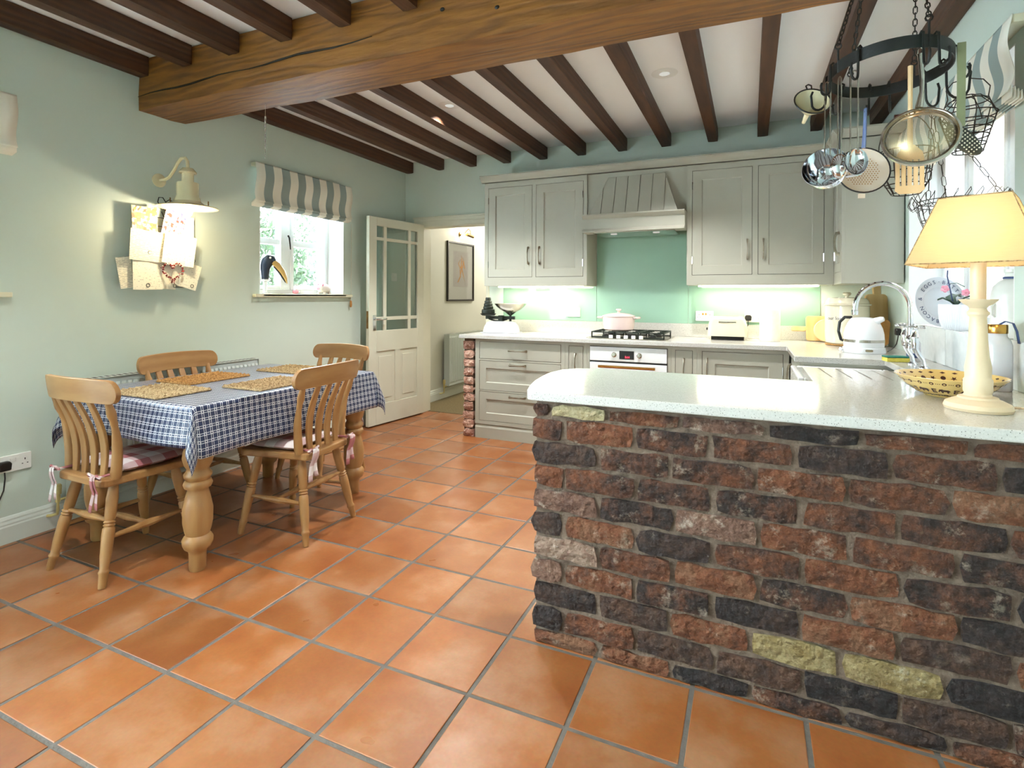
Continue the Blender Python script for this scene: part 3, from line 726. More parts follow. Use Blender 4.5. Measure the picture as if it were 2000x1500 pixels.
for c, zt in enumerate(tops):
    zb = 0.002 if c == 0 else tops[c-1] + .0115
    H = zt - zb
    if H < .02: continue
    x = 0.0; i = 0
    half = (c % 2 == 1)
    while x < pen_len - .02:
        L = BL
        if c == 10 and i == 0: L = .06
        elif c == 10 and i == 1: L = .20
        elif i == 0 and half: L = .115
        elif i > 0: L = BL + rb.uniform(-.008, .008)
        L = min(L, pen_len - x)
        if L < .03: break
        r = rb.random(); m = 'old_brick'
        if r < .24: m = 'burnt_brick'
        elif r < .30: m = 'pale_brick'
        if (c, i) in CREAM: m = 'cream_brick'
        if (c, i) in {(9, 0)}: m = 'old_brick'
        if (c, i) in {(8, 0), (2, 0), (5, 0), (4, 5)}: m = 'burnt_brick'
        if (c, i) in {(6, 0), (4, 0), (3, 0)}: m = 'pale_brick'
        me = get_brick(L if L not in (BL, .115) else L, H, m, rb.randrange(3)) if (i == 0) else brick_mesh(L, H, rb.randrange(10**6), m)
        o = bpy.data.objects.new('brick', me); COL.objects.link(o); o.parent = PB
        o.location = (x + L/2 + (rb.uniform(-.004, .004) if i == 0 else 0), rb.uniform(-.004, .003), zb + rb.uniform(-.001, .001)); o.rotation_euler = (0, 0, rb.uniform(-.008, .008))
        x += L + JT; i += 1
# brick pier at the end of the back run
PP = thing('brick_pier', 'narrow pier of pale rough bricks at the doorway end of the base units', 'brick pier', (-2.349, 4.35, 0))
MB().box(-.046, .046, .01, .64, 0, .892).build('mortar_core', 'mortar', PP)
z = .003; c = 0
while z < .88:
    H = min(.07 + rb.uniform(-.006, .006), .892 - z)
    if H < .025: break
    for d in range(3):
        me = brick_mesh(.108 + rb.uniform(-.006, .004), H, rb.randrange(10**6), 'pier_brick', D=.2, amp=.006)
        o = bpy.data.objects.new('brick', me); COL.objects.link(o); o.parent = PP; o.location = (rb.uniform(-.004, .004), d*.212 + (rb.uniform(-.004, .004) if d == 0 else 0), z)
    z += H + .011; c += 1

# ================================================================= worktop (one continuous U-shaped slab) + upstands
WT, WU = .93, .896
outer = [(-.735, 1.850), (.936, 1.850), (.936, 4.998), (-2.43, 4.998), (-2.43, 4.315), (.245, 4.315), (.245, 3.62)]
sink = [(.70, 3.62), (.70, 3.09), (.245, 3.09)]
inner = [(.245, 2.575), (-.55, 2.578)]
nose = [(-.70, 2.567), (-.775, 2.535), (-.825, 2.46), (-.843, 2.35), (-.838, 2.24), (-.822, 2.11), (-.792, 1.97), (-.765, 1.88), (-.752, 1.856)]
poly = outer + sink + inner + nose
WTOP = thing('worktop', 'continuous white speckled quartz worktop running round the kitchen', 'worktop', (0, 0, WU))
mb = MB(); mb.prism(poly, 0, WT - WU, 'z')
slab = mb.build('slab', 'quartz', WTOP, bevel=.004)
tri = slab.modifiers.new('t', 'TRIANGULATE')
MB().box(-2.43, .575, 4.978, 4.9985, WT - WU + .0003, 1.045 - WU).build('upstand', 'quartz', WTOP, bevel=.002)
MB().box(.575, .925, 4.978, 4.9985, WT - WU + .0003, 1.045 - WU).build('upstand', 'quartz', WTOP, bevel=.002)
# drainer grooves
gr = MB()
for i in range(6):
    xx = .31 + i*.075
    gr.quad((xx, 3.085, WT - WU + .0004), (xx + .006, 3.085, WT - WU + .0004), (xx + .026, 2.74, WT - WU + .0004), (xx + .02, 2.74, WT - WU + .0004))
gr.build('drainer_groove', 'grout', WTOP)
# tall tiled splash under the right-hand window
TS = thing('splash_upstand', 'tall polished pale stone splashback under the right window sill', 'splashback', (.9255, 2.0, WT + .0005))
for a, b in ((.0, .70), (.703, 1.45), (1.453, 2.22)):
    MB().box(0, .014, a, b, 0, 1.118 - WT).build('panel', 'wall_tile', TS, bevel=.001)
# painted glass behind hob and counter
SG = thing('glass_splashback', 'sea green painted glass splashback behind the hob and worktop', 'splashback', (0, 4.992, 1.046))
for x0, x1, z1 in ((-2.295, -1.325, .332), (-1.322, -.498, .82), (-.495, .523, .332)):
    MB().box(x0, x1, 0, .0078, 0, z1).build('panel', 'splash_glass', SG, bevel=.001)

# ================================================================= kitchen units
def bow_handle(parent, c, vertical=True, L=.15, name='handle'):
    h = L/2; pts = [(-h, 0, 0), (-h*.96, -.018, 0), (-h*.7, -.026, 0), (-h*.3, -.031, 0), (0, -.032, 0), (h*.3, -.031, 0), (h*.7, -.026, 0), (h*.96, -.018, 0), (h, 0, 0)]
    rr = [.008, .0075, .006, .005, .0045, .005, .006, .0075, .008]
    P = [((c[0], c[1] + p[1], c[2] + p[0]) if vertical else (c[0] + p[0], c[1] + p[1], c[2])) for p in pts]
    return MB().tube(P, rr, 8, flat=1.4).build(name, 'pewter', parent, smooth=True)
def shaker(parent, x0, x1, z0, z1, name='door', handle=None, fw_=.075, m='cabinet_paint', hinge=None):
    """inset door/drawer front in local coords, face at y=0"""
    fwz = min(fw_, (z1-z0)*.3)
    fr = MB()
    fr.box(x0, x0+fw_, 0, .02, z0, z1).box(x1-fw_, x1, 0, .02, z0, z1).box(x0+fw_, x1-fw_, 0, .02, z0, z0+fwz).box(x0+fw_, x1-fw_, 0, .02, z1-fwz, z1)
    a, b, c, d = x0+fw_, x1-fw_, z0+fwz, z1-fwz; e = .007
    fr.quad((a, 0.001, c), (b, 0.001, c), (b-e, .009, c+e), (a+e, .009, c+e)); fr.quad((b, .001, c), (b, .001, d), (b-e, .009, d-e), (b-e, .009, c+e))
    fr.quad((b, .001, d), (a, .001, d), (a+e, .009, d-e), (b-e, .009, d-e)); fr.quad((a, .001, d), (a, .001, c), (a+e, .009, c+e), (a+e, .009, d-e))
    o = fr.build(name, m, parent)
    MB().box(x0+fw_+.0005, x1-fw_-.0005, .009, .018, z0+fwz+.0005, z1-fwz-.0005).build('panel', m, o)
    if handle: bow_handle(o, (handle[0], -.001, handle[1]), handle[2])
    if hinge is not None:
        for zz in (z0 + .09, z1 - .15):
            MB().lathe([(.0045, 0), (.0045, .06)], (hinge, -.002, zz), 8).build('hinge', 'chrome', o, smooth=True)
    return o
def flatfront(parent, x0, x1, z0, z1, name='drawer', handle=None):
    o = MB().box(x0, x1, 0, .02, z0, z1).build(name, 'cabinet_paint', parent, bevel=.0015)
    if handle: bow_handle(o, (handle[0], -.001, handle[1]), handle[2], handle[3] if len(handle) > 3 else .15)
    return o
def carcass(parent, x0, x1, z0, z1, depth, openings):
    """face frame with openings (x0,x1,z0,z1) and the box behind it"""
    G = .004
    xs_ = sorted({x0, x1, *[v for o in openings for v in o[:2]]}); zs_ = sorted({z0, z1, *[v for o in openings for v in o[2:]]})
    mb = MB()
    for i in range(len(xs_)-1):
        for j in range(len(zs_)-1):
            cx, cz = (xs_[i]+xs_[i+1])/2, (zs_[j]+zs_[j+1])/2
            if any(o[0] < cx < o[1] and o[2] < cz < o[3] for o in openings): continue
            mb.box(xs_[i], xs_[i+1], 0, .021, zs_[j], zs_[j+1])
    mb.build('face_frame', 'cabinet_paint', parent)
    MB().box(x0, x1, .0215, depth, z0, z1).build('body', 'cabinet_paint', parent)
    dg = MB()
    for o in openings: dg.box(o[0], o[1], .0205, .0212, o[2], o[3])
    if openings: dg.build('shadow_gap', 'dark_gap', parent)
G = .0035
ZU = .8945
# drawer unit
u = thing('drawer_unit', 'wide grey painted drawer unit with three drawers beside the brick pier', 'drawer unit', (0, 4.35, 0), group='fitted base units')
ops = [(-2.238, -1.46, .716, .872), (-2.238, -1.46, .436, .703), (-2.238, -1.46, .160, .424)]
carcass(u, -2.278, -1.425, .128, ZU, .62, ops)
flatfront(u, -2.238+G, -1.46-G, .716+G, .872-G, handle=(-1.86, .80, False, .17))
shaker(u, -2.238+G, -1.46-G, .436+G, .703-G, 'drawer', (-1.86, .672, False), fw_=.065)
shaker(u, -2.238+G, -1.46-G, .160+G, .424-G, 'drawer', (-1.86, .392, False), fw_=.065)
def plinth(parent, x0, x1):
    MB().prism([(0, 0), (0, .095), (.006, .112), (.012, .127), (.1, .127), (.1, 0)], x0, x1, 'x').build('plinth', 'cabinet_paint', parent)
plinth(u, -2.278, -1.425)
def narrow(label, x0, x1, side):
    u = thing('pull_out_unit', label, 'kitchen unit', (0, 4.35, 0), group='fitted base units')
    carcass(u, x0, x1, .128, ZU, .62, [(x0+.03, x1-.03, .16, .868)])
    o = MB().box(x0+.03+G, x1-.03-G, 0, .02, .16+G, .868-G).build('door', 'cabinet_paint', u, bevel=.0015)
    bow_handle(o, ((x0+x1)/2, -.001, .735), True, .13); plinth(u, x0, x1)
narrow('slim pull-out unit left of the oven', -1.424, -1.236, 1)
narrow('slim pull-out unit right of the oven', -.558, -.368, 1)
u = thing('oven_housing', 'grey painted frame unit around the white built-in oven', 'kitchen unit', (0, 4.35, 0), group='fitted base units')
carcass(u, -1.235, -.559, .128, ZU, .62, [(-1.212, -.584, .28, .875)]); plinth(u, -1.235, -.559)
u = thing('corner_base_unit', 'grey base cupboard with one panelled door next to the sink corner', 'cupboard', (0, 4.35, 0), group='fitted base units')
carcass(u, -.367, .262, .128, ZU, .62, [(-.331, .225, .16, .868)])
shaker(u, -.331+G, .225-G, .16+G, .868-G, 'door', (-.295, .735, True), fw_=.09, hinge=.225-G); plinth(u, -.367, .262)
# units along the right wall (fronts face the room)
u = thing('sink_unit', 'grey base unit under the white sink facing the room', 'cupboard', (.275, 4.34, 0), -pi/2)
carcass(u, .0, .70, .128, ZU, .62, [(.04, .66, .16, .868)]); shaker(u, .04+G, .66-G, .16+G, .868-G, 'door', (.10, .735, True)); plinth(u, 0, .70)
u = thing('sink_cupboard', 'low grey cupboard directly beneath the white sink basin', 'cupboard', (.275, 3.635, 0), -pi/2)
carcass(u, .0, .56, .128, .665, .62, [(.03, .53, .16, .64)]); shaker(u, .03+G, .53-G, .16+G, .64-G, 'door', (.10, .57, False)); plinth(u, 0, .56)
u = thing('dishwasher_unit', 'grey base unit between the sink and the brick peninsula', 'cupboard', (.275, 3.07, 0), -pi/2)
carcass(u, .0, .49, .128, ZU, .62, [(.03, .46, .16, .868)]); shaker(u, .03+G, .46-G, .16+G, .868-G, 'door', (.10, .735, True)); plinth(u, 0, .49)
u = thing('peninsula_unit', 'grey units behind the brick peninsula wall facing the hob', 'kitchen unit', (.27, 2.545, 0), pi)
carcass(u, 0, .97, .128, ZU, .56, [(.03, .47, .16, .868), (.50, .94, .16, .868)])
shaker(u, .03+G, .47-G, .16+G, .868-G, 'door', (.43, .735, True)); shaker(u, .50+G, .94-G, .16+G, .868-G, 'door', (.54, .735, True)); plinth(u, 0, .97)
# sink
s_ = thing('belfast_sink', 'deep white ceramic sink set under the worktop below the right window', 'sink', (.47, 3.355, .67))
mb = MB(); W2, D2 = .245, .27; t = .03
mb.box(-W2, W2, -D2, D2, 0, .03).box(-W2, -W2+t, -D2, D2, .0301, .205).box(W2-t, W2, -D2, D2, .0301, .205).box(-W2+t, W2-t, -D2, -D2+t, .0301, .205).box(-W2+t, W2-t, D2-t, D2, .0301, .205)
mb.build('basin', 'ceramic_white', s_, bevel=.008)
MB().lathe([(.0, .031), (.042, .031), (.042, .035), (.03, .037), (0, .037)], (0, 0, 0), 20).build('waste', 'chrome', s_, smooth=True)
pk = thing('sink_plug_stopper', 'chrome strainer basket plug with a knob standing in the white sink', 'sink plug', (.40, 3.42, .7085))
MB().lathe([(.05, 0), (.055, .05), (.058, .118), (.05, .12), (.01, .122), (.008, .13), (.008, .15), (.013, .155), (.013, .165), (0, .168)], (0, 0, 0), 20).build('basket', 'chrome', pk, smooth=True)

# wall cabinets
ZB, ZT_, YF = 1.378, 2.365, 4.66
def wallcab(label, x0, x1, doors, right_panel=False):
    u = thing('wall_cabinet', label, 'wall cabinet', (0, YF, 0), group='wall cabinets beside the hood')
    ops = [(a, b, 1.459, 2.317) for a, b, _, _ in doors]
    carcass(u, x0, x1, ZB, ZT_, .337, ops)
    for a, b, hx, hg in doors: shaker(u, a+G, b-G, 1.459+G, 2.317-G, 'door', (hx, 1.66, True), fw_=.072, hinge=hg)
    # light strip under the cabinet
    st_ = MB().box(x0+.08, x1-.08, .15, .18, ZB-.012, ZB-.0005).build('light_strip', 'strip_light', u)
    light('cabinet_strip_lamp', 'AREA', 1.15, (1, .94, .74), ((x0+x1)/2, .165, ZB-.016), u, shape='RECTANGLE', size=x1-x0-.16, size_y=.04)
    return u
wallcab('two door grey wall cabinet above the kitchen scales', -2.345, -1.327, [(-2.306, -1.850, -1.887, -2.306+G), (-1.815, -1.360, -1.778, -1.360-G)])
wallcab('two door grey wall cabinet above the toaster', -.477, .5745, [(-.436, .018, -.018, -.436+G), (.058, .513, .098, .513-G)])
u = thing('corner_wall_cabinet', 'grey wall cabinet on the right wall with a plain pale end panel beside the window', 'wall cabinet', (.5755, 4.655, 0), -pi/2)
carcass(u, 0, .36, ZB, ZT_, .355, [(.04, .32, 1.459, 2.317)])
shaker(u, .04+G, .32-G, 1.459+G, 2.317-G, 'door', (.28, 1.66, True), fw_=.06, hinge=.04+G)
# backing infill to the corner
MB().box(-.335, -.001, .03, .355, ZB, ZT_).build('corner_infill', 'cabinet_paint', u)
# hood
hd = thing('extractor_hood', 'grey boarded mantel hood with a moulded ledge over the hob', 'extractor hood', (0, YF, 0))
MB().box(-1.326, -.478, .02, .33, 1.90, ZT_).build('back_panel', 'cabinet_paint', hd)
# tapering canopy made of boards
bl, br, tl, tr_ = (-1.275, -.125, 1.985), (-.535, -.125, 1.985), (-1.135, .012, 2.325), (-.655, .012, 2.325)
nb = 7; edges = [i/nb for i in range(nb+1)]
xbs = [-1.275 + .74*e for e in edges]
core = MB()
core.v = [(-1.272, -.118, 1.985), (-.538, -.118, 1.985), (-.538, .02, 1.985), (-1.272, .02, 1.985), (-1.13, .0185, 2.322), (-.66, .0185, 2.322), (-.66, .0195, 2.322), (-1.13, .0195, 2.322)]
core.f = [(0,3,2,1), (4,5,6,7), (0,1,5,4), (1,2,6,5), (2,3,7,6), (3,0,4,7)]
core.build('canopy_core', 'cabinet_paint', hd)
# clip vertical boards by the trapezoid: board between xa..xb, top height limited by the slanting sides
def ztop(x):
    if x < -1.135: return 1.985 + (x + 1.275)/.14*.34
    if x > -.655: return 1.985 + (-.535 - x)/.12*.34
    return 2.325
cuts = [-1.275, -1.17, -1.065, -.96, -.855, -.75, -.645, -.535]
def yat(z): return -.125 + (z - 1.985)/.34*.137
for i in range(len(cuts)-1):
    a, b = cuts[i] + .0025, cuts[i+1] - .0025
    P2 = [(a, 1.985), (b, 1.985)]
    xs3 = sorted([a, b] + [x for x in (-1.135, -.655) if a < x < b], reverse=True)
    P2 += [(x, max(ztop(x), 1.987)) for x in xs3]
    mb = MB(); n = len(P2)
    mb.v = [(x, yat(z) - .006, z) for x, z in P2] + [(x, yat(z) + .006, z) for x, z in P2]
    mb.f = [tuple(range(n)), tuple(range(n, 2*n))[::-1]] + [(k, (k+1) % n, n+(k+1) % n, n+k) for k in range(n)]
    mb.build('board', 'cabinet_paint', hd, bevel=.0015)
pr = [(.02, 1.832), (-.165, 1.832), (-.165, 1.842), (-.15, 1.852), (-.135, 1.862), (-.135, 1.945), (-.15, 1.958), (-.165, 1.97), (-.172, 1.972), (-.172, 1.984), (.02, 1.984)]
MB().prism([(y, z) for y, z in pr], -1.325, -.479, 'x').build('ledge', 'cabinet_paint', hd)
MB().box(-1.24, -.56, -.12, .25, 1.824, 1.8315).build('filter_plate', 'steel', hd)
for x in (-1.08, -.72): MB().lathe([(.0, 0), (.028, 0), (.028, .004), (0, .004)], (x, -.02, 1.8195), 16).build('hood_lamp', 'downlight_lens', hd)
# cornice along the tops
co = thing('cornice', 'cream grey moulded cornice along the tops of the wall cabinets', 'cornice', (0, 0, 2.366))
cp = [(0, 0), (0, .006), (.012, .012), (.03, .024), (.05, .046), (.058, .052), (.058, .064), (0, .064)]
mb = MB()
mb.prism([(4.66 - a, b) for a, b in cp], -2.345 - .03, .5755, 'x')
mb.build('front_run', 'cabinet_paint', co)
mb = MB(); mb.prism([(-2.3455 - a, b) for a, b in cp], 4.66, 4.997, 'y'); mb.build('left_return', 'cabinet_paint', co)
mb = MB(); mb.prism([(.5755 - a, b) for a, b in cp], 4.26, 4.60, 'y'); mb.build('side_run', 'cabinet_paint', co)
mb = MB(); mb.prism([(4.294 - a, b) for a, b in cp], .5756, .93, 'x'); mb.build('end_return', 'cabinet_paint', co)
MB().box(-2.345, .93, 4.662, 4.997, 0, .02).build('top_board', 'cabinet_paint', co)
MB().box(.5756, .93, 4.296, 4.66, 0, .02).build('top_board', 'cabinet_paint', co)

# oven
ov = thing('built_in_oven', 'white built-in oven with a small dark display and two round knobs', 'oven', (0, 4.352, 0))
MB().box(-1.207, -.589, -.012, .015, .757, .870).build('control_panel', 'appliance_white', ov, bevel=.003)
MB().box(-1.207, -.589, .0, .5, .29, .7555).build('cavity', 'plastic_black', ov)
dr = MB().box(-1.207, -.589, -.016, -.0005, .29, .742).build('door', 'appliance_white', ov, bevel=.003)
MB().box(-1.10, -.696, -.0185, -.0165, .36, .66).build('window', 'plastic_black', dr)
hn = MB().tube([(-1.125, -.055, .715), (-.672, -.055, .715)], .011, 10).build('handle', 'gold_metal', dr, smooth=True)
for x in (-1.11, -.687): MB().tube([(x, -.017, .715), (x, -.05, .715)], .008, 8).build('bracket', 'steel', dr)
dp = MB().box(-.962, -.844, -.0145, -.0125, .776, .843).build('display', 'plastic_black', ov)
text_obj('clock_digits', '3:14', .022, 'led_red', dp, (-.898, -.015, .792), (pi/2, 0, 0), .0002)
for x in (-1.005, -.802):
    k = MB().lathe([(.021, 0), (.021, .004), (.015, .006), (.015, .022), (.013, .024), (0, .024)], seg=20, M=Matrix.Translation((x, -.0125, .81)) @ Matrix.Rotation(pi/2, 4, 'X')).build('knob', 'steel', ov, smooth=True)
# hob
hb = thing('gas_hob', 'stainless gas hob with black pan supports set into the worktop', 'hob', (-.93, 4.66, WT + .0003))
MB().prism(rrect(-.335, .335, -.26, .25, .03), 0, .006, 'z').build('base_plate', 'steel', hb, bevel=.002)
def burner(x, y, r):
    MB().lathe([(r, 0), (r, .012), (r*.8, .016), (r*.8, .022), (0, .022)], (x, y, .0065), 18).build('burner', 'plastic_black', hb, smooth=True)
for x, y, r in ((-.2, .12, .04), (-.2, -.10, .03), (.2, .12, .04), (.2, -.10, .03), (0, .03, .05)): burner(x, y, r)
for gx in (-.205, 0, .205):
    gm = MB(); w_ = .098
    for yy in (-.18, .215): gm.box(gx - w_, gx + w_, yy - .005, yy + .005, .0066, .016).box(gx - w_, gx + w_, yy - .005, yy + .005, .046, .056)
    for xx in (-w_ + .005, w_ - .005):
        gm.box(gx + xx - .005, gx + xx + .005, -.18, .215, .046, .056)
        for yy in (-.18, .215): gm.box(gx + xx - .005, gx + xx + .005, yy - .005, yy + .005, .0066, .05)
    for yy in (-.1, .03, .13): gm.box(gx - w_, gx - .03, yy - .004, yy + .004, .046, .056).box(gx + .03, gx + w_, yy - .004, yy + .004, .046, .056)
    gm.build('pan_support', 'cast_iron', hb)
for i in range(5):
    MB().lathe([(.017, 0), (.017, .018), (.015, .024), (0, .024)], (-.125 + i*.062, -.222, .0065), 14).build('knob', 'plastic_white', hb, smooth=True)
# casserole
cs = thing('casserole_pot', 'pale pink lidded casserole pot standing on the gas hob', 'casserole pot', (-1.06, 4.75, WT + .0575))
MB().lathe([(.0, 0), (.12, 0), (.132, .008), (.138, .05), (.142, .115), (.138, .118), (.13, .03), (0, .02)], seg=32).build('pot', 'pink_enamel', cs, smooth=True)
lid = MB().lathe([(.146, .118), (.146, .124), (.135, .13), (.1, .142), (.05, .15), (0, .152)], seg=32).build('lid', 'pink_enamel', cs, smooth=True)
MB().lathe([(.012, .15), (.012, .165), (.024, .172), (.026, .18), (.02, .186), (0, .188)], seg=18).build('knob', 'pink_enamel', lid, smooth=True)
for s in (-1, 1):
    MB().tube([(s*.138, -.045, .107), (s*.165, -.045, .108), (s*.182, -.025, .109), (s*.185, 0, .109), (s*.182, .025, .109), (s*.165, .045, .108), (s*.138, .045, .107)], .009, 8).build('side_handle', 'pink_enamel', cs, smooth=True)
# ================================================================= dining table
TX0, TX1, TY0, TY1, TZ = -3.20, -2.27, 1.63, 2.885, .778
tb = thing('dining_table', 'pine farmhouse dining table with thick turned legs', 'table', ((TX0+TX1)/2, (TY0+TY1)/2, 0))
hx, hy = (TX1-TX0)/2, (TY1-TY0)/2
MB().box(-hx, hx, -hy, hy, TZ - .03, TZ).build('table_top', 'pine_x', tb, bevel=.004)
ap = MB(); a = .05
ap.box(-hx+a, hx-a, -hy+a, -hy+a+.022, TZ-.15, TZ-.0305).box(-hx+a, hx-a, hy-a-.022, hy-a, TZ-.15, TZ-.0305).box(-hx+a, -hx+a+.022, -hy+a+.022, hy-a-.022, TZ-.15, TZ-.0305).box(hx-a-.022, hx-a, -hy+a+.022, hy-a-.022, TZ-.15, TZ-.0305)
ap.build('apron', 'pine_x', tb)
LP = [(0, .032), (.015, .036), (.12, .037), (.15, .04), (.17, .056), (.20, .064), (.23, .066), (.255, .058), (.27, .05), (.30, .056), (.36, .063), (.46, .064), (.54, .054), (.60, .044), (.615, .046), (.62, .056), (.645, .062), (.67, .056), (.675, .048), (.70, .058), (.72, .06), (.74, .05), (.76, .047), (.79, .058), (.84, .066), (.89, .062), (.93, .052), (.95, .055), (1.0, .055)]
for sx in (-1, 1):
    for sy in (-1, 1):
        cx, cy = sx*(hx-.085), sy*(hy-.085)
        lg = MB().lathe([(r, t*(TZ-.155)) for t, r in LP], (cx, cy, 0), 22)
        lg.box(cx-.045, cx+.045, cy-.045, cy+.045, TZ-.154, TZ-.031)
        lg.build('leg', 'pine', tb, smooth=True, ang=50)
# draped tablecloth
OX, OY = .235, .185
def cloth(u, v):
    s = -hx - OX + u*(2*hx + 2*OX); t = -hy - OY + v*(2*hy + 2*OY)
    return s, t
def drape(u, v):
    s, t = cloth(u, v)
    ox = max(0, abs(s) - hx); oy = max(0, abs(t) - hy)
    sx = 1 if s > 0 else -1; sy = 1 if t > 0 else -1
    x = max(-hx, min(hx, s)); y = max(-hy, min(hy, t)); top = TZ + .004
    e = .007
    if ox == 0 and oy == 0: return (x, y, top)
    d = sqrt(ox*ox + oy*oy)
    if ox > 0 and oy > 0:
        th_ = atan2(oy, ox); fl_ = sin(2*th_)
        out = e + .05*fl_*min(1, d/.2) + .018*min(1, d/.2)
        return (x + sx*out*(cos(th_)*.9 + .1), y + sy*out*(sin(th_)*.9 + .1), top - .002 - d*.965 if d > .004 else top - d)
    if ox > 0:
        w_ = .010*sin(t*9 + 1.2*sx) * min(1, ox/.15)
        return (x + sx*(e + .03*min(1, ox/.2) + w_), y, top - ox*.985)
    w_ = .010*sin(s*10 + sy) * min(1, oy/.12)
    return (x, y + sy*(e + .028*min(1, oy/.16) + w_), top - oy*.985)
nu, nv = 72, 84
mb = MB(); mb.grid(drape, nu, nv, cloth)
tc_ = mb.build('tablecloth', 'navy_cloth', smooth=True, ang=80, solid=.0016, loc=tuple(tb.location), fix=False)
tag(tc_, 'navy and white geometric patterned oilcloth draped over the dining table', 'tablecloth')
# placemats
def placemat(label, x, y, rz, m):
    o = thing('placemat', label, 'placemat', (x, y, TZ + .0052), rz, 'woven placemats on the table')
    mb = MB(); W_, D_ = .20, .145
    mb.prism(rrect(-W_, W_, -D_, D_, .012), 0, .009, 'z'); mb.build('woven_mat', m, o, bevel=.003)
    ed = MB()
    for r in range(9):
        yy = -D_ + .012 + r*(2*D_ - .024)/8
        ed.tube([(-W_ + .008 + (2*W_-.016)*i/20, yy, .009 + .0022*sin(i*2.2 + r)) for i in range(21)], .007, 5)
    ed.build('braid_rows', m, o, smooth=True)
placemat('square tan woven placemat at the near end of the table', -2.76, 1.80, 0, 'seagrass_pale')
placemat('orange tan woven placemat in front of the chair by the wall', -2.95, 2.19, pi/2, 'seagrass')
placemat('tan woven placemat in front of the chair with its back to the kitchen', -2.45, 2.22, pi/2, 'seagrass_pale')
placemat('tan woven placemat at the doorway end of the table', -2.76, 2.70, 0, 'seagrass_pale')

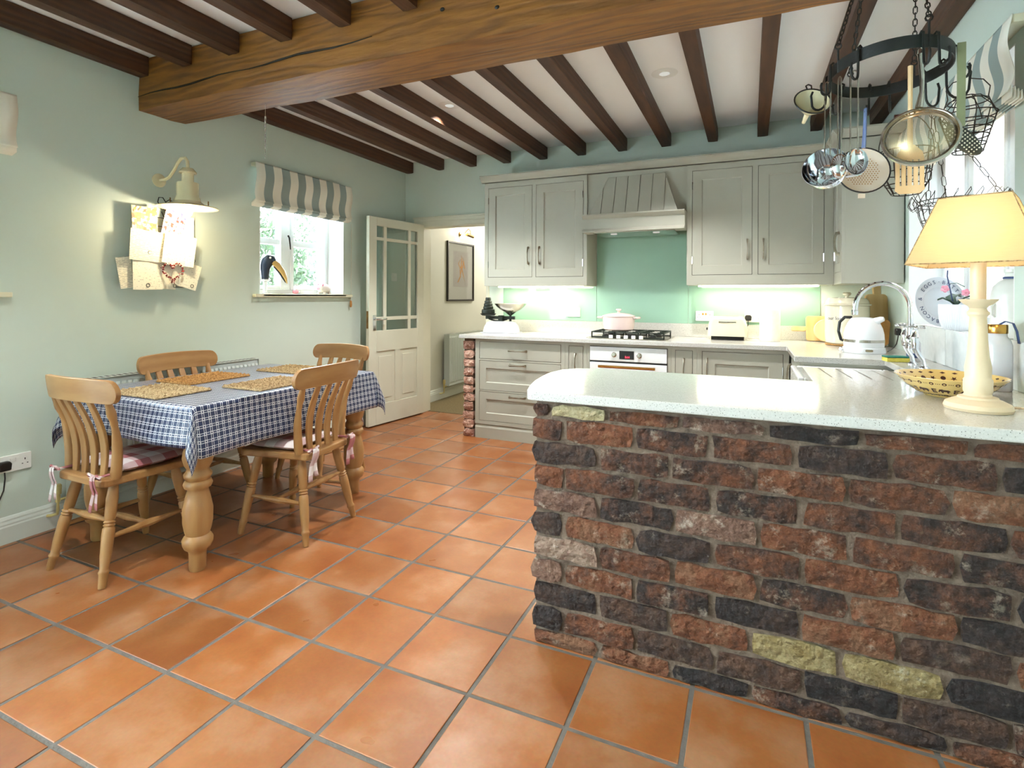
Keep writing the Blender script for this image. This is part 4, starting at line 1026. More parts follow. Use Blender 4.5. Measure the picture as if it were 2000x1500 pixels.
# ================================================================= chairs
def make_chair():
    """farmhouse slat-back chair; seat centre at the origin, back towards -y"""
    c = thing('dining_chair', 'x', 'chair', (0, 0, 0), 0, 'pine slat-back chairs round the table')
    SZ = .46
    poly = []
    for x, y in ((-.17, -.20), (.17, -.20)): pass
    poly = arc(.145, -.185, .035, -pi/2, 0, 4) + [(.195, .05)] + arc(.165, .165, .045, 0, pi/2, 5) + [(0, .222)] + arc(-.165, .165, .045, pi/2, pi, 5) + [(-.195, .05)] + arc(-.145, -.185, .035, pi, 1.5*pi, 4)
    MB().prism(poly, SZ - .036, SZ, 'z').build('seat', 'pine_x', c, bevel=.008)
    prof = [(0, .0145), (.03, .016), (.13, .018), (.15, .022), (.165, .019), (.18, .017), (.3, .022), (.5, .025), (.56, .024), (.575, .019), (.59, .024), (.605, .019), (.62, .024), (.635, .018), (.66, .022), (.85, .024), (1, .018)]
    feet = {(-1, -1): (-.20, -.235), (1, -1): (.20, -.235), (-1, 1): (-.195, .20), (1, 1): (.195, .20)}
    for (sx, sy), (fx, fy) in feet.items():
        MB().turned((fx, fy, 0), (sx*.135, sy*.14 - .01, SZ - .034), prof, 14).build('leg', 'pine', c, smooth=True, ang=50)
    def at(k, z):
        sx, sy = k; fx, fy = feet[k]; t = z/(SZ - .034); return Vector((fx + (sx*.135 - fx)*t, fy + (sy*.14 - .01 - fy)*t, z))
    sp_ = [(0, .009), (.2, .011), (.5, .018), (.8, .011), (1, .009)]
    mids = []
    for sx in (-1, 1):
        a, b = at((sx, -1), .20), at((sx, 1), .20)
        MB().turned(a, b, sp_, 10).build('stretcher', 'pine', c, smooth=True); mids.append((a+b)/2)
    MB().turned(mids[0], mids[1], sp_, 10).build('stretcher', 'pine', c, smooth=True)
    a, b = at((-1, -1), .27), at((1, -1), .27); MB().turned(a, b, sp_, 10).build('stretcher', 'pine', c, smooth=True)
    # top rail, bowed backwards
    RB, RT = .80, .905
    def rail_y(x, z): return -.205 - .05*(1 - (x/.255)**2) - (z - RB)*.14
    mb = MB(); n = 28
    prof2 = []
    for i in range(n+1):
        x = .265*sin(pi*(i/n - .5)); e = min(1, (1 - abs(x)/.265)*7); hgt = .052*sqrt(max(.0, min(1, e*(2-e)))) + .001
        mid = (RB+RT)/2 + .008*(1-(x/.25)**2)
        for zz, dy in ((mid-hgt, -.011), (mid+hgt, -.011), (mid+hgt, .011), (mid-hgt, .011)):
            mb.v.append((x, rail_y(x, zz) + dy, zz))
    for i in range(n):
        for q in range(4):
            a = i*4+q; b = i*4+(q+1) % 4; mb.f.append((a, b, b+4, a+4))
    mb.f += [(0, 1, 2, 3), (n*4+3, n*4+2, n*4+1, n*4)]
    mb.build('top_rail', 'pine_x', c, smooth=True, ang=50, bevel=.005)
    # outer posts
    pp_ = [(0, .021), (.06, .023), (.45, .02), (.6, .015), (.66, .013), (.67, .018), (.685, .013), (.70, .018), (.715, .013), (.75, .016), (.82, .02), (.88, .016), (1, .012)]
    for sx in (-1, 1):
        mb = MB(); pts = []; rr = []
        p0 = Vector((sx*.172, -.165, SZ - .005)); p1 = Vector((sx*.205, rail_y(.205, RB) + .002, RB + .02))
        N_ = 26
        for i in range(N_+1):
            t = i/N_; p_ = p0.lerp(p1, t); p_.y += .022*sin(pi*t)
            pts.append(p_)
            for k in range(len(pp_)-1):
                if pp_[k][0] <= t <= pp_[k+1][0] + 1e-9:
                    f = (t - pp_[k][0])/(pp_[k+1][0] - pp_[k][0]); rr.append(pp_[k][1] + f*(pp_[k+1][1] - pp_[k][1])); break
        mb.tube(pts, rr, 12).build('back_post', 'pine', c, smooth=True, ang=60)
    for i in range(4):
        u_ = -.105 + .07*i
        mb = MB(); N_ = 12
        for k in range(N_+1):
            t = k/N_; x = u_*(1 + .12*t); z = SZ - .004 + t*(RB + .015 - SZ); y0_ = -.178 + t*(rail_y(x, RB) + .178) + .03*sin(pi*t) - .0
            wv_ = .017 + .006*sin(pi*t)
            for dx, dy in ((-wv_, -.007), (wv_, -.007), (wv_, .007), (-wv_, .007)): mb.v.append((x+dx, y0_+dy, z))
        for k in range(N_):
            for q in range(4):
                a = k*4+q; b = k*4+(q+1) % 4; mb.f.append((a, b, b+4, a+4))
        mb.f += [(0, 1, 2, 3), (N_*4+3, N_*4+2, N_*4+1, N_*4)]
        mb.build('back_slat', 'pine', c, smooth=True, ang=40, bevel=.003)
    return c
def make_cushion():
    c = thing('seat_cushion', 'x', 'cushion', (0, 0, 0), 0, 'gingham seat cushions')
    mb = MB(); N_ = 14
    def fn(u, v):
        x = (u-.5)*2; y = (v-.5)*2
        e = (1 - x**6)*(1 - y**6)
        return x, y, max(0, e)
    def top(u, v):
        x, y, e = fn(u, v); return (.178*x*(1 - .06*y*y), .16*y + .03, .022 + .026*e**.5)
    def bot(u, v):
        x, y, e = fn(u, v); return (.178*x*(1 - .06*y*y), .16*y + .03, .022 - .0205*e**.35)
    a = MB().grid(top, N_, N_, lambda u, v: (u*.36, v*.33)); o = a.build('cushion_top', 'gingham', c, smooth=True, ang=80, fix=False)
    b = MB().grid(bot, N_, N_, lambda u, v: (u*.36, v*.33)); b.f = [f[::-1] for f in b.f]; b.build('cushion_underside', 'gingham', c, smooth=True, ang=80, fix=False)
    # ties knotted round the back posts
    for sx in (-1, 1):
        for k, (dx, ln) in enumerate(((-.02, .17), (.022, .15))):
            tm = MB(); n = 10
            P = []
            for i in range(n+1):
                t = i/n
                P.append((sx*.155 + dx*(t**.6) + .006*sin(t*5 + k), -.232 - .018*sin(pi*min(1, t*2)) - .012*t, .012 + .022*sin(pi*min(1, t*2.2)) * (1 if t < .45 else 0) - ln*max(0, t - .12)))
            for i, p_ in enumerate(P):
                w_ = .006 + .008*min(1, i/3); tm.v += [(p_[0]-w_, p_[1], p_[2]), (p_[0]+w_, p_[1]-.004, p_[2])]
            tm.f = [(2*i, 2*i+1, 2*i+3, 2*i+2) for i in range(n)]
            tm.uv = [(q % 2*.02 + sx, (q//2)*.024) for q in range(len(tm.v))]
            tm.build('tie_ribbon', 'gingham', c, solid=.0012, smooth=True, ang=80)
        lp = MB().tube([(sx*.15, -.225, .012), (sx*.175, -.245, .03), (sx*.19, -.24, .02), (sx*.17, -.228, .008), (sx*.15, -.24, .02), (sx*.125, -.25, .034), (sx*.118, -.24, .018), (sx*.15, -.23, .01)], .006, 6)
        lp.uv = [(q*.01, q*.013) for q in range(len(lp.v))]
        lp.build('bow', 'gingham', c, smooth=True)
        st = MB().tube([(sx*.15, -.11, .02), (sx*.15, -.17, .012), (sx*.15, -.225, .012)], .006, 6)
        st.uv = [(q*.01, q*.01) for q in range(len(st.v))]; st.build('tie_strap', 'gingham', c, smooth=True)
    return c
ch0 = make_chair(); cu0 = make_cushion()
spots = [((-2.775, 1.665, 0), .0, 'pine slat-back chair at the near end of the table, nearest the camera', 'pink gingham cushion on the chair at the near end of the table'),
         ((-2.315, 2.275, 0), pi/2 + .08, 'pine slat-back chair with its back towards the kitchen, beside the patterned cloth', 'pink gingham cushion on the chair facing the wall'),
         ((-3.115, 2.30, 0), -pi/2 + .03, 'pine slat-back chair between the table and the radiator', 'pink gingham cushion on the chair in front of the radiator'),
         ((-2.82, 2.985, 0), pi - .02, 'pale pine slat-back chair at the far end of the table near the door', 'pink gingham cushion on the chair nearest the door')]
for i, (loc, rz, l1, l2) in enumerate(spots):
    c = ch0 if i == 0 else copy_tree(ch0); c.location = loc; c.rotation_euler = (0, 0, rz); c['label'] = l1
    q = cu0 if i == 0 else copy_tree(cu0); q.location = (loc[0], loc[1], .4605); q.rotation_euler = (0, 0, rz); q['label'] = l2

# ================================================================= left wall
def radiator(name, label, x, y0, y1, z0, z1, pitch=.033):
    r = thing(name, label, 'radiator', (x, y0, z0))
    L_ = y1-y0; H_ = z1-z0
    for d, nm in ((.0, 'back_panel'), (.055, 'front_panel')):
        mb = MB(); n = int(L_/pitch)
        pts = []
        for i in range(n):
            a = L_*i/n; s = L_/n
            pts += [(a, .0), (a + s*.25, .0), (a + s*.38, .008), (a + s*.87, .008)]
        pts.append((L_, 0))
        k = len(pts)
        rows = [(.0, 0), (.03, 0), (.045, 1), (H_-.045, 1), (H_-.03, 0), (H_, 0)]
        for z, f in rows:
            for (y, x_) in pts: mb.v.append((d + .008 + x_*f, y, z))
        for j in range(len(rows)-1):
            for i in range(k-1): mb.f.append((j*k+i, j*k+i+1, (j+1)*k+i+1, (j+1)*k+i))
        mb.build(nm, 'radiator_paint', r, solid=.003)
    g = MB(); n = int(L_/.033)
    g.box(-.002, .075, -.004, 0, -.0, H_).box(-.002, .075, L_, L_+.004, 0, H_)
    g.build('side_panel', 'radiator_paint', r, bevel=.002)
    tg = MB().box(0, .072, 0, L_, H_ + .001, H_ + .004); tg.build('top_grille', 'radiator_paint', r)
    sl = MB()
    for i in range(n): sl.box(.014, .058, L_*(i+.25)/n, L_*(i+.75)/n, H_ + .0042, H_ + .0048)
    sl.build('grille_slots', 'dark_gap', r)
    v = MB().lathe([(.011, -.03), (.011, .01), (.016, .012), (.017, .06), (.013, .066), (0, .066)], (.035, -.06, .02), 12).build('valve', 'radiator_pipe', r, smooth=True)
    MB().tube([(.035, -.004, .0), (.035, -.06, .0), (.035, -.06, -.05), (.03, -.06, -.075), (.0, -.075, -.085), (-.03, -.09, -.085)], .008, 8).build('pipe', 'radiator_pipe', v, smooth=True)
    for yy in (L_*.15, L_*.85): MB().box(-.034, -.001, yy-.015, yy+.015, H_*.2, H_*.8).build('bracket', 'radiator_paint', r)
    return r
radiator('radiator', 'long white panel radiator on the wall behind the dining table', XL + .036, 1.745, 2.955, .165, .80)
radiator('hall_radiator', 'white panel radiator on the hall wall beyond the door', XL - .02 + .036, 5.82, 6.75, .16, .80)
def socket(label, loc, rz, plug=None, red=False, name='double_socket'):
    s = thing(name, label, 'socket', loc, rz)
    MB().prism(rrect(-.073, .073, -.043, .043, .004, 2), -.009, 0, 'y').build('face_plate', 'plastic_white', s, bevel=.002)
    for x in (-.012, .012): MB().box(x-.007, x+.007, -.012, -.0092, .008, .026).build('switch', 'plastic_red' if red else 'plastic_white', s)
    ho = MB()
    for x in (-.045, .045): ho.box(x-.002, x+.002, -.0097, -.0092, .006, .016).box(x-.014, x-.008, -.0097, -.0092, -.014, -.010).box(x+.008, x+.014, -.0097, -.0092, -.014, -.010)
    ho.build('pin_holes', 'dark_gap', s)
    return s
def plug(label, loc, rz, cord, m='plastic_black'):
    p_ = thing('mains_plug', label, 'plug', loc, rz)
    MB().prism([(-.024, -.022), (.024, -.022), (.027, .01), (.018, .025), (-.018, .025), (-.027, .01)], -.03, 0, 'y').build('plug_body', m, p_, bevel=.006)
    if cord: MB().tube(cord, .0032, 6).build('cord', m, p_, smooth=True)
    return p_
# wall-normal +X : local -y -> +x  => rz = +pi/2
socket('white double wall socket low on the left wall with a black plug', (XL + .0005, 1.522, .405), pi/2)
plug('black mains plug in the low socket on the left wall', (XL + .0105, 1.475, .40), pi/2, [(0, -.015, -.03), (0, -.02, -.06), (-.005, -.018, -.12), (-.03, -.01, -.2), (-.06, -.006, -.26), (-.1, -.005, -.30)])
sw = thing('light_switch', 'white double light switch on the left wall seen through the glazed door', 'switch', (XL + .0005, 4.79, 1.48), pi/2)
MB().prism(rrect(-.043, .043, -.043, .043, .004, 2), -.009, 0, 'y').build('face_plate', 'plastic_white', sw, bevel=.002)
for x in (-.012, .012): MB().box(x-.006, x+.006, -.012, -.0092, -.014, .014).build('rocker', 'plastic_white', sw)

# striped roman blinds
def blind(label, x, y0, y1, ztop, zbot, sgn, vis_cord=True, near_end='y0'):
    """hangs on a wall normal to X; sgn = +1 when the room is at +x"""
    b = thing('roman_blind', label, 'blind', (x, (y0+y1)/2, ztop))
    W_ = y1-y0; H_ = ztop-zbot; NS = round(W_/.166) + (.5 if round(W_/.166)*.166 < W_ else -.5)
    MB().box(min(.002*sgn, .055*sgn), max(.002*sgn, .055*sgn), -W_/2+.005, W_/2-.005, -.03, 0).build('head_rail', 'cream_paint', b, bevel=.003)
    n = 26
    prof = []
    for i in range(n+1):
        t = i/n; z = -t*(H_-.035)
        xx = .058 + .018*sin(t*2*pi*1.05 - .3) * (.35 + .65*t) + .012*t
        prof.append((xx*sgn, z))
    def fn(u, v):
        k = v*n; i = min(int(k), n-1); f = k-i
        px = prof[i][0]*(1-f) + prof[i+1][0]*f; pz = prof[i][1]*(1-f) + prof[i+1][1]*f
        return (px, -W_/2 + u*W_, pz)
    MB().grid(fn, 24, n, lambda u, v: (u*NS, v*H_)).build('front_fabric', 'blind_stripe', b, solid=.002, smooth=True, ang=60)
    xe = prof[-1][0]*sgn
    for k in range(5):
        def fk(u, v, k=k):
            a = -pi*.5 + v*pi
            zz = -(H_-.045) - .012*k*.6
            return ((xe - .012 - .010*k)*sgn, -W_/2 + u*W_, zz + (.012 + .03*(1 - v)*0) - v*(.045 - .004*k))
        MB().grid(fk, 24, 3, lambda u, v: (u*NS, v*.05)).build('fold', 'blind_stripe', b, solid=.003, smooth=True)
    return b
bl1 = blind('grey and cream striped roman blind half raised over the garden window', XL, 2.965, 4.045, 2.30, 1.965, 1)
blind('striped roman blind at the left edge of the photo above a sill', XL, .40, 1.505, 2.30, 1.995, 1)
blind('grey and cream striped roman blind over the right window by the pot rack', XR, 2.56, 4.20, 2.33, 2.01, -1)
cp_ = thing('blind_pull', 'thin blind cord with a small wooden acorn hanging beside the window', 'blind cord', (XL + .03, 4.075, 1.17))
MB().tube([(0, 0, .06), (.004, 0, .4), (.004, 0, .79)], .0016, 5).build('cord', 'blind_cord', cp_)
MB().lathe([(.004, .065), (.010, .055), (.012, .03), (.011, .01), (.006, 0), (0, 0)], seg=12).build('acorn', 'acorn_wood', cp_, smooth=True)
MB().tube([(-.028, 0, .08), (-.005, 0, .08), (-.002, 0, .095)], .003, 6).build('cleat_hook', 'brass', cp_, smooth=True)

# wall lamp
wl_ = thing('wall_lamp', 'cream enamel swan-neck wall lamp glowing above the memo board', 'wall lamp', (XL, 2.27, 2.02))
MB().lathe([(.044, 0), (.044, .006), (.034, .012), (.016, .016), (0, .016)], seg=24, M=Matrix.Rotation(pi/2, 4, 'Y')).build('wall_plate', 'cream_enamel', wl_, smooth=True)
LXo = .25
MB().tube([(.014, 0, 0), (.06, 0, .0), (.10, .004, .015), (.14, .008, .06), (.165, .012, .10), (.195, .016, .128), (.225, .02, .128), (.245, .02, .105), (.25, .02, .06)], .010, 10).build('swan_neck', 'cream_enamel', wl_, smooth=True)
cx, cy = LXo, .02
MB().lathe([(.010, .065), (.03, .06), (.045, .042), (.05, .036), (.05, .028), (.034, .026), (.034, -.045)], (cx, cy, 0), 24).build('cap', 'cream_enamel', wl_, smooth=True)
sh = MB().lathe([(.036, -.03), (.06, -.032), (.063, -.04), (.063, -.115), (.068, -.125), (.075, -.15), (.10, -.168), (.172, -.188), (.174, -.192), (.170, -.192), (.098, -.173), (.07, -.153), (.058, -.12), (.058, -.04), (.036, -.034)], (cx, cy, 0), 36, cap=False).build('shade', 'cream_enamel', wl_, smooth=True, fix=False)
for a in (.6, .6 + 2.1, .6 + 4.2): MB().tube([(cx + .12*cos(a), cy + .12*sin(a), -.172), (cx + .12*cos(a), cy + .12*sin(a), -.145)], .004, 6).build('wing_screw', 'brass', sh)
MB().ell((cx, cy, -.205), .03, .03, .045).build('bulb', 'bulb_warm', wl_, smooth=True)
light('wall_lamp_light', 'POINT', 1.7, (1, .86, .60), (cx, cy, -.262), wl_, shadow_soft_size=.025)

# memo board of cards
bd = thing('wire_memo_rack', 'black wire card rack hanging on the left wall under the lamp', 'card rack', (XL + .004, 2.285, 1.32))
rk = MB(); x_ = .028
for z in (.012, .22, .40): rk.tube([(x_, -.15, z), (x_, .17, z)], .0025, 6)
for y in (-.15, -.05, .06, .17): rk.tube([(x_, y, .012), (x_, y, .47 if abs(y) > .1 else .44)], .0025, 6)
rk.tube([(x_, -.15, .47), (x_, -.08, .455), (x_, .0, .455), (x_, .06, .52)], .003, 6)
rk.tube([(0.0, .0, .5), (x_, .0, .46)], .003, 6); rk.tube([(0.0, -.18, .03), (x_, -.18, .03)], .003, 6); rk.tube([(0.0, .18, .03), (x_, .18, .03)], .003, 6)
rk.build('wire_frame', 'black_iron', bd, smooth=True)
hp = [(x_, .045 + .0, .49), (x_, -.02, .52), (x_, -.042, .555), (x_, -.035, .585), (x_, -.01, .588), (x_, .01, .56), (x_, .004, .545), (x_, .012, .565), (x_, .035, .582), (x_, .06, .568), (x_, .055, .53), (x_, .03, .495)]
MB().tube(hp, .003, 6).build('heart_hook', 'black_iron', bd, smooth=True)
for y, z in ((-.11, .225), (.13, .20), (.18, .19), (-.12, .02), (.05, .02), (.17, .02)):
    MB().tube([(x_ + .03 + .001, y + .011*cos(a*pi/5), z + .011*sin(a*pi/5)) for a in range(10)], .0018, 5, closed=True).build('ring_clip', 'black_iron', bd, smooth=True)
def card(label, y, z, w_, h_, rot, m, lift, cat='card', txt=None, fold=.0):
    o = thing('greeting_card', label, cat, (XL + .032 + lift, y, z), 0, 'cards and letters on the wire rack')
    o.rotation_euler = (rot, radians(-2), 0)
    def fn(u, v): return (fold*(u-.5)**2 + .004*v, (u-.5)*w_, (v-.5)*h_)
    MB().grid(fn, 4, 4, lambda u, v: (u*w_, v*h_)).build('sheet', m, o, solid=.0012)
    return o
card('photo card in warm colours, top left of the wire rack', 2.145, 1.745, .155, .17, .04, 'photo_print', .012, fold=.06)
tcd = card('red and blue printed leaflet behind the lamp shade', 2.335, 1.745, .14, .20, -.22, 'leaflet_print', .021)
hdn = MB().box(.0012, .0022, -.06, .07, .075, .11).build('title_band', 'bead_white', tcd)
text_obj('title', 'TRUMP', .036, 'bead_red', tcd, (.0032, .004, .092), (pi/2, 0, pi/2), .0002)
card('cream letter right of the leaflet under the lamp', 2.405, 1.71, .15, .19, -.02, 'drawing_paper', .010)
card('large handwritten letter in the middle row of the rack', 2.165, 1.585, .235, .19, -.05, 'letter_paper', .028, 'letter', fold=.06)
card('folded white card in the middle row, right of the handwritten letter', 2.35, 1.575, .215, .20, -.13, 'drawing_paper', .036, fold=.08)
card('narrow cream card at the lower left edge of the rack', 2.045, 1.415, .085, .19, .16, 'letter_paper', .006)
card('square pencil drawing card at the bottom left of the rack', 2.165, 1.405, .18, .185, .02, 'drawing_paper', .026)
card('small pale card behind the beaded heart', 2.30, 1.41, .11, .185, -.06, 'paper', .014)
card('tilted sketch card at the bottom right of the rack', 2.42, 1.415, .185, .17, -.28, 'drawing_paper', .018)
ht = thing('beaded_heart', 'small red and white beaded heart hanging on the cards', 'ornament', (XL + .074, 2.315, 1.36))
hb_ = [MB(), MB()]
for i in range(56):
    t = 2*pi*i/56; y = .0042*16*sin(t)**3; z = .0042*(13*cos(t) - 5*cos(2*t) - 2*cos(3*t) - cos(4*t)) + .072
    for k in range(3):
        hb_[(i + k) % 3 == 0].ell((random.uniform(-.005, .008), y + random.uniform(-.006, .006), z + random.uniform(-.006, .006)), .0052, .0052, .0052, 6, 4)
hb_[0].build('red_beads', 'bead_red', ht, smooth=True)['kind'] = 'stuff'
hb_[1].build('white_beads', 'bead_white', ht, smooth=True)['kind'] = 'stuff'

# window sill ornaments
SZ1 = WZ0 - .006 + .0125
tn = thing('toucan_head_stand', 'dark blue toucan head with a yellow beak on a white post at the window', 'ornament', (-3.575, 3.175, SZ1), .9)
MB().lathe([(.035, 0), (.035, .006), (.014, .01), (.014, .10), (.03, .104), (.03, .125), (0, .125)], seg=18).build('post', 'ceramic_white', tn, smooth=True)
MB().tube([(0, 0, .115), (0, 0, .16), (.0, 0, .20), (.006, 0, .235), (.016, 0, .262), (.032, 0, .28), (.052, 0, .278), (.07, 0, .262)], [.03, .033, .038, .045, .05, .046, .036, .02], 18).build('head', 'toucan_navy', tn, smooth=True)
MB().tube([(.058, 0, .258), (.09, 0, .235), (.13, 0, .18), (.155, 0, .125), (.165, 0, .085)], [.026, .026, .021, .013, .003], 12, flat=1.0).build('beak', 'toucan_beak', tn, smooth=True)
MB().tube([(.066, .0, .226), (.10, 0, .185), (.135, 0, .128), (.155, 0, .09)], [.013, .012, .008, .002], 8).build('lower_beak', 'plastic_black', tn, smooth=True)
for s in (-1, 1): MB().ell((.036, s*.043, .29), .009, .006, .009).build('eye', 'ceramic_white', tn, smooth=True)
pg = thing('pig_ornament', 'round white pottery pig on the garden window sill', 'ornament', (-3.60, 3.86, SZ1), -1.25)
MB().ell((0, 0, .052), .085, .055, .045).build('body', 'pig_white', pg, smooth=True)
MB().ell((.085, 0, .055), .028, .03, .03).build('head', 'pig_white', pg, smooth=True)
MB().lathe([(.012, 0), (.012, .014), (0, .014)], seg=12, M=Matrix.Translation((.108, 0, .05)) @ Matrix.Rotation(pi/2, 4, 'Y')).build('snout', 'pink_glaze', pg, smooth=True)
for s in (-1, 1):
    MB().ell((.078, s*.022, .086), .008, .012, .014).build('ear', 'pink_glaze', pg, smooth=True)
    for x in (-.05, .05): MB().lathe([(.011, 0), (.013, .02)], (x, s*.028, 0), 10).build('leg', 'pig_white', pg, smooth=True)
pk_ = thing('pink_figurine', 'tiny pink and white china figurine lying on the window sill', 'ornament', (-3.60, 3.52, SZ1), .3)
MB().ell((0, 0, .02), .028, .018, .02).build('body', 'pink_glaze', pk_, smooth=True); MB().ell((.0, .035, .016), .02, .03, .013).build('tail', 'ceramic_white', pk_, smooth=True)
MB().ell((.0, -.01, .045), .012, .012, .012).build('head', 'ceramic_white', pk_, smooth=True)
# twisted pull hanging from the beam
tw = thing('hanging_pull', 'thin twisted metal icicle hanging from the thick ceiling beam', 'ornament', (-2.66, 2.36, 2.10))
MB().tube([(.0008*cos(i*1.3), .0008*sin(i*1.3), .25 - i*.0064) for i in range(40)], [.005 - .0001*i + .0012*(i % 2) for i in range(40)], 8).build('twisted_rod', 'steel', tw, smooth=True)
MB().tube([(0, 0, .25), (0, 0, .326)], .0012, 5).build('thread', 'blind_cord', tw); MB().ell((0, 0, .252), .006, .003, .006).build('loop', 'steel', tw, smooth=True)

# ================================================================= hall
pf = thing('framed_picture', 'black framed pencil figure drawing in a white mount on the hall wall', 'picture', (XL - .0195, 6.275, 1.60), 0)
wy, hz = .355, .385
fr = MB()
for q in ((-wy, wy, -hz, -hz+.022), (-wy, wy, hz-.022, hz), (-wy, -wy+.022, -hz+.022, hz-.022), (wy-.022, wy, -hz+.022, hz-.022)): fr.box(.001, .026, q[0], q[1], q[2], q[3])
fr.build('frame', 'frame_black', pf, bevel=.003)
MB().box(.004, .010, -wy+.0225, wy-.0225, -hz+.0225, hz-.0225).build('mount', 'ceramic_white', pf)
dw = MB(); dw.grid(lambda u, v: (.0104, -.20 + .40*u, -.20 + .47*v), 1, 1, lambda u, v: (u*.4, v*.47)); dw.build('drawing', 'sketch_print', pf, solid=.0004)
fg = MB()
for pts in ([(0.0, .2), (.02, .15), (.0, .08), (.03, .0), (.07, -.08), (.1, -.15)], [(0, .08), (-.03, .0), (-.02, -.08), (-.09, -.16)], [(.0, .14), (.07, .1), (.1, .03)], [(-.01, .15), (-.07, .09), (-.03, .03), (.05, .05)], [(.04, .18), (.07, .12), (.03, .04), (-.02, -.05)]):
    fg.tube([(.0112, a + .01, b + .02) for a, b in pts], [.004, .011, .013, .012, .009, .004][:len(pts)], 6)
fo = fg.build('sketched_figures', 'acorn_wood', pf, smooth=True); fo.scale = (.12, 1, 1); fo.location = (.0098, 0, 0)
MB().box(.012, .014, -wy+.0225, wy-.0225, -hz+.0225, hz-.0225).build('glass', 'picture_glass', pf)
pl = thing('picture_light', 'small brass swan-neck picture light above the hall drawing', 'picture light', (XL - .02, 6.25, 2.10))
MB().ell((.012, 0, .0), .014, .022, .03).build('wall_plate', 'brass', pl, smooth=True)
MB().tube([(.015, 0, 0), (.05, .02, -.01), (.08, .05, .04), (.09, .09, .075), (.10, .12, .05), (.10, .13, .0)], .004, 8).build('arm', 'brass', pl, smooth=True)
MB().tube([(.10, .02, -.005), (.10, .20, -.02)], .02, 12).build('lamp_tube', 'brass', pl, smooth=True)
light('picture_lamp', 'SPOT', 10, (1, .82, .52), (.12, .05, -.03), pl, rot=(0, radians(-35), 0), spot_size=radians(130), spot_blend=.8, shadow_soft_size=.03)
light('picture_lamp_up', 'POINT', .8, (1, .82, .52), (.06, .0, .03), pl, shadow_soft_size=.02)
# ================================================================= objects on the back worktop
ZW = WT + .0006
# kitchen scales
ks = thing('kitchen_scales', 'old black cast kitchen balance scales on a white ceramic base', 'kitchen scales', (-2.19, 4.72, ZW), .12)
MB().box(-.185, .18, -.10, .10, 0, .006).build('base_tray', 'plate_grey', ks, bevel=.003)
bs = MB(); n = 8
lv = [(0.006, .165, .09), (.02, .165, .09), (.06, .155, .082), (.095, .135, .07), (.108, .12, .06)]
rr = []
for z, a, b in lv:
    for (px, py) in rrect(-a, a, -b, b, .03, 4): bs.v.append((px, py, z))
k = len(bs.v)//len(lv)
for j in range(len(lv)-1):
    for i in range(k): bs.f.append((j*k+i, j*k+(i+1) % k, (j+1)*k+(i+1) % k, (j+1)*k+i))
bs.f += [tuple(range(k))[::-1], tuple((len(lv)-1)*k+i for i in range(k))]
bs.build('ceramic_base', 'ceramic_white', ks, smooth=True, ang=60)
MB().box(-.16, .135, -.012, .012, .128, .158).box(-.025, .02, -.03, .03, .109, .165).tube([(-.13, 0, .13), (-.06, 0, .112), (.0, 0, .112), (.06, 0, .13)], .008, 8).build('beam_arm', 'cast_iron', ks, bevel=.003)
MB().lathe([(.012, .158), (.06, .162), (.075, .175), (.078, .182), (0, .182)], (-.135, 0, 0), 24).build('weight_plate', 'cast_iron', ks, smooth=True)
cr_ = MB()
for s in (-1, 1):
    cr_.tube([(.09, 0, .17), (.09 + s*.03, s*.0, .19), (.09 + s*.075, 0, .225), (.09 + s*.11, 0, .262)], [.011, .009, .008, .01], 8)
    cr_.tube([(.09, 0, .17), (.09, s*.03, .19), (.09, s*.07, .225), (.09, s*.10, .255)], [.011, .009, .008, .008], 8)
cr_.tube([(.09, 0, .11), (.09, 0, .175)], .012, 8)
cr_.build('pan_cradle', 'cast_iron', ks, smooth=True)
MB().lathe([(0, .196), (.06, .20), (.10, .222), (.135, .252), (.155, .278), (.153, .279), (.13, .256), (.095, .227), (.055, .206), (0, .202)], (.09, 0, 0), 32).build('pan', 'steel', ks, smooth=True)
zz = ZW + .183
for i, (r_, h_, nm) in enumerate(((.066, .042, 'largest'), (.05, .03, 'second largest'), (.044, .028, 'middle'), (.037, .025, 'second smallest'), (.028, .03, 'smallest'))):
    o = MB().lathe([(r_*.9, 0), (r_, .004), (r_*.96, h_-.006), (r_*.85, h_-.001), (0, h_-.001)], seg=20).build('scale_weight', 'cast_iron', smooth=True, loc=(-2.19 - .135*cos(.12), 4.72 - .135*sin(.12), zz))
    tag(o, 'round iron weight stacked on the kitchen scales, %s of the pile' % nm, 'weight', 'iron weights on the scales'); zz += h_
# toaster
ts = thing('toaster', 'cream rounded toaster on the worktop between two sockets', 'toaster', (-.165, 4.80, ZW))
MB().prism(rrect(-.125, .125, -.075, .075, .02), 0, .03, 'z').build('base', 'dark_gap', ts, bevel=.004)
bd_ = MB(); lv = [(.0301, .155, .088), (.05, .155, .088), (.12, .148, .085), (.165, .135, .08), (.185, .12, .07), (.192, .10, .055)]
for z, a, b in lv:
    for (px, py) in rrect(-a, a, -b, b, .03, 5): bd_.v.append((px, py, z))
k = len(bd_.v)//len(lv)
for j in range(len(lv)-1):
    for i in range(k): bd_.f.append((j*k+i, j*k+(i+1) % k, (j+1)*k+(i+1) % k, (j+1)*k+i))
bd_.f += [tuple(range(k))[::-1], tuple((len(lv)-1)*k+i for i in range(k))]
bd_.build('shell', 'bin_enamel', ts, smooth=True, ang=50)
MB().box(-.065, .065, -.0875, -.0815, .142, .150).build('trim_strip', 'steel', ts)
for y in (-.025, .025): MB().box(-.085, .085, y-.01, y+.01, .1921, .1927).build('slot', 'dark_gap', ts)
MB().box(-.166, -.15, -.012, .012, .075, .095).build('lever', 'plastic_black', ts, bevel=.003)
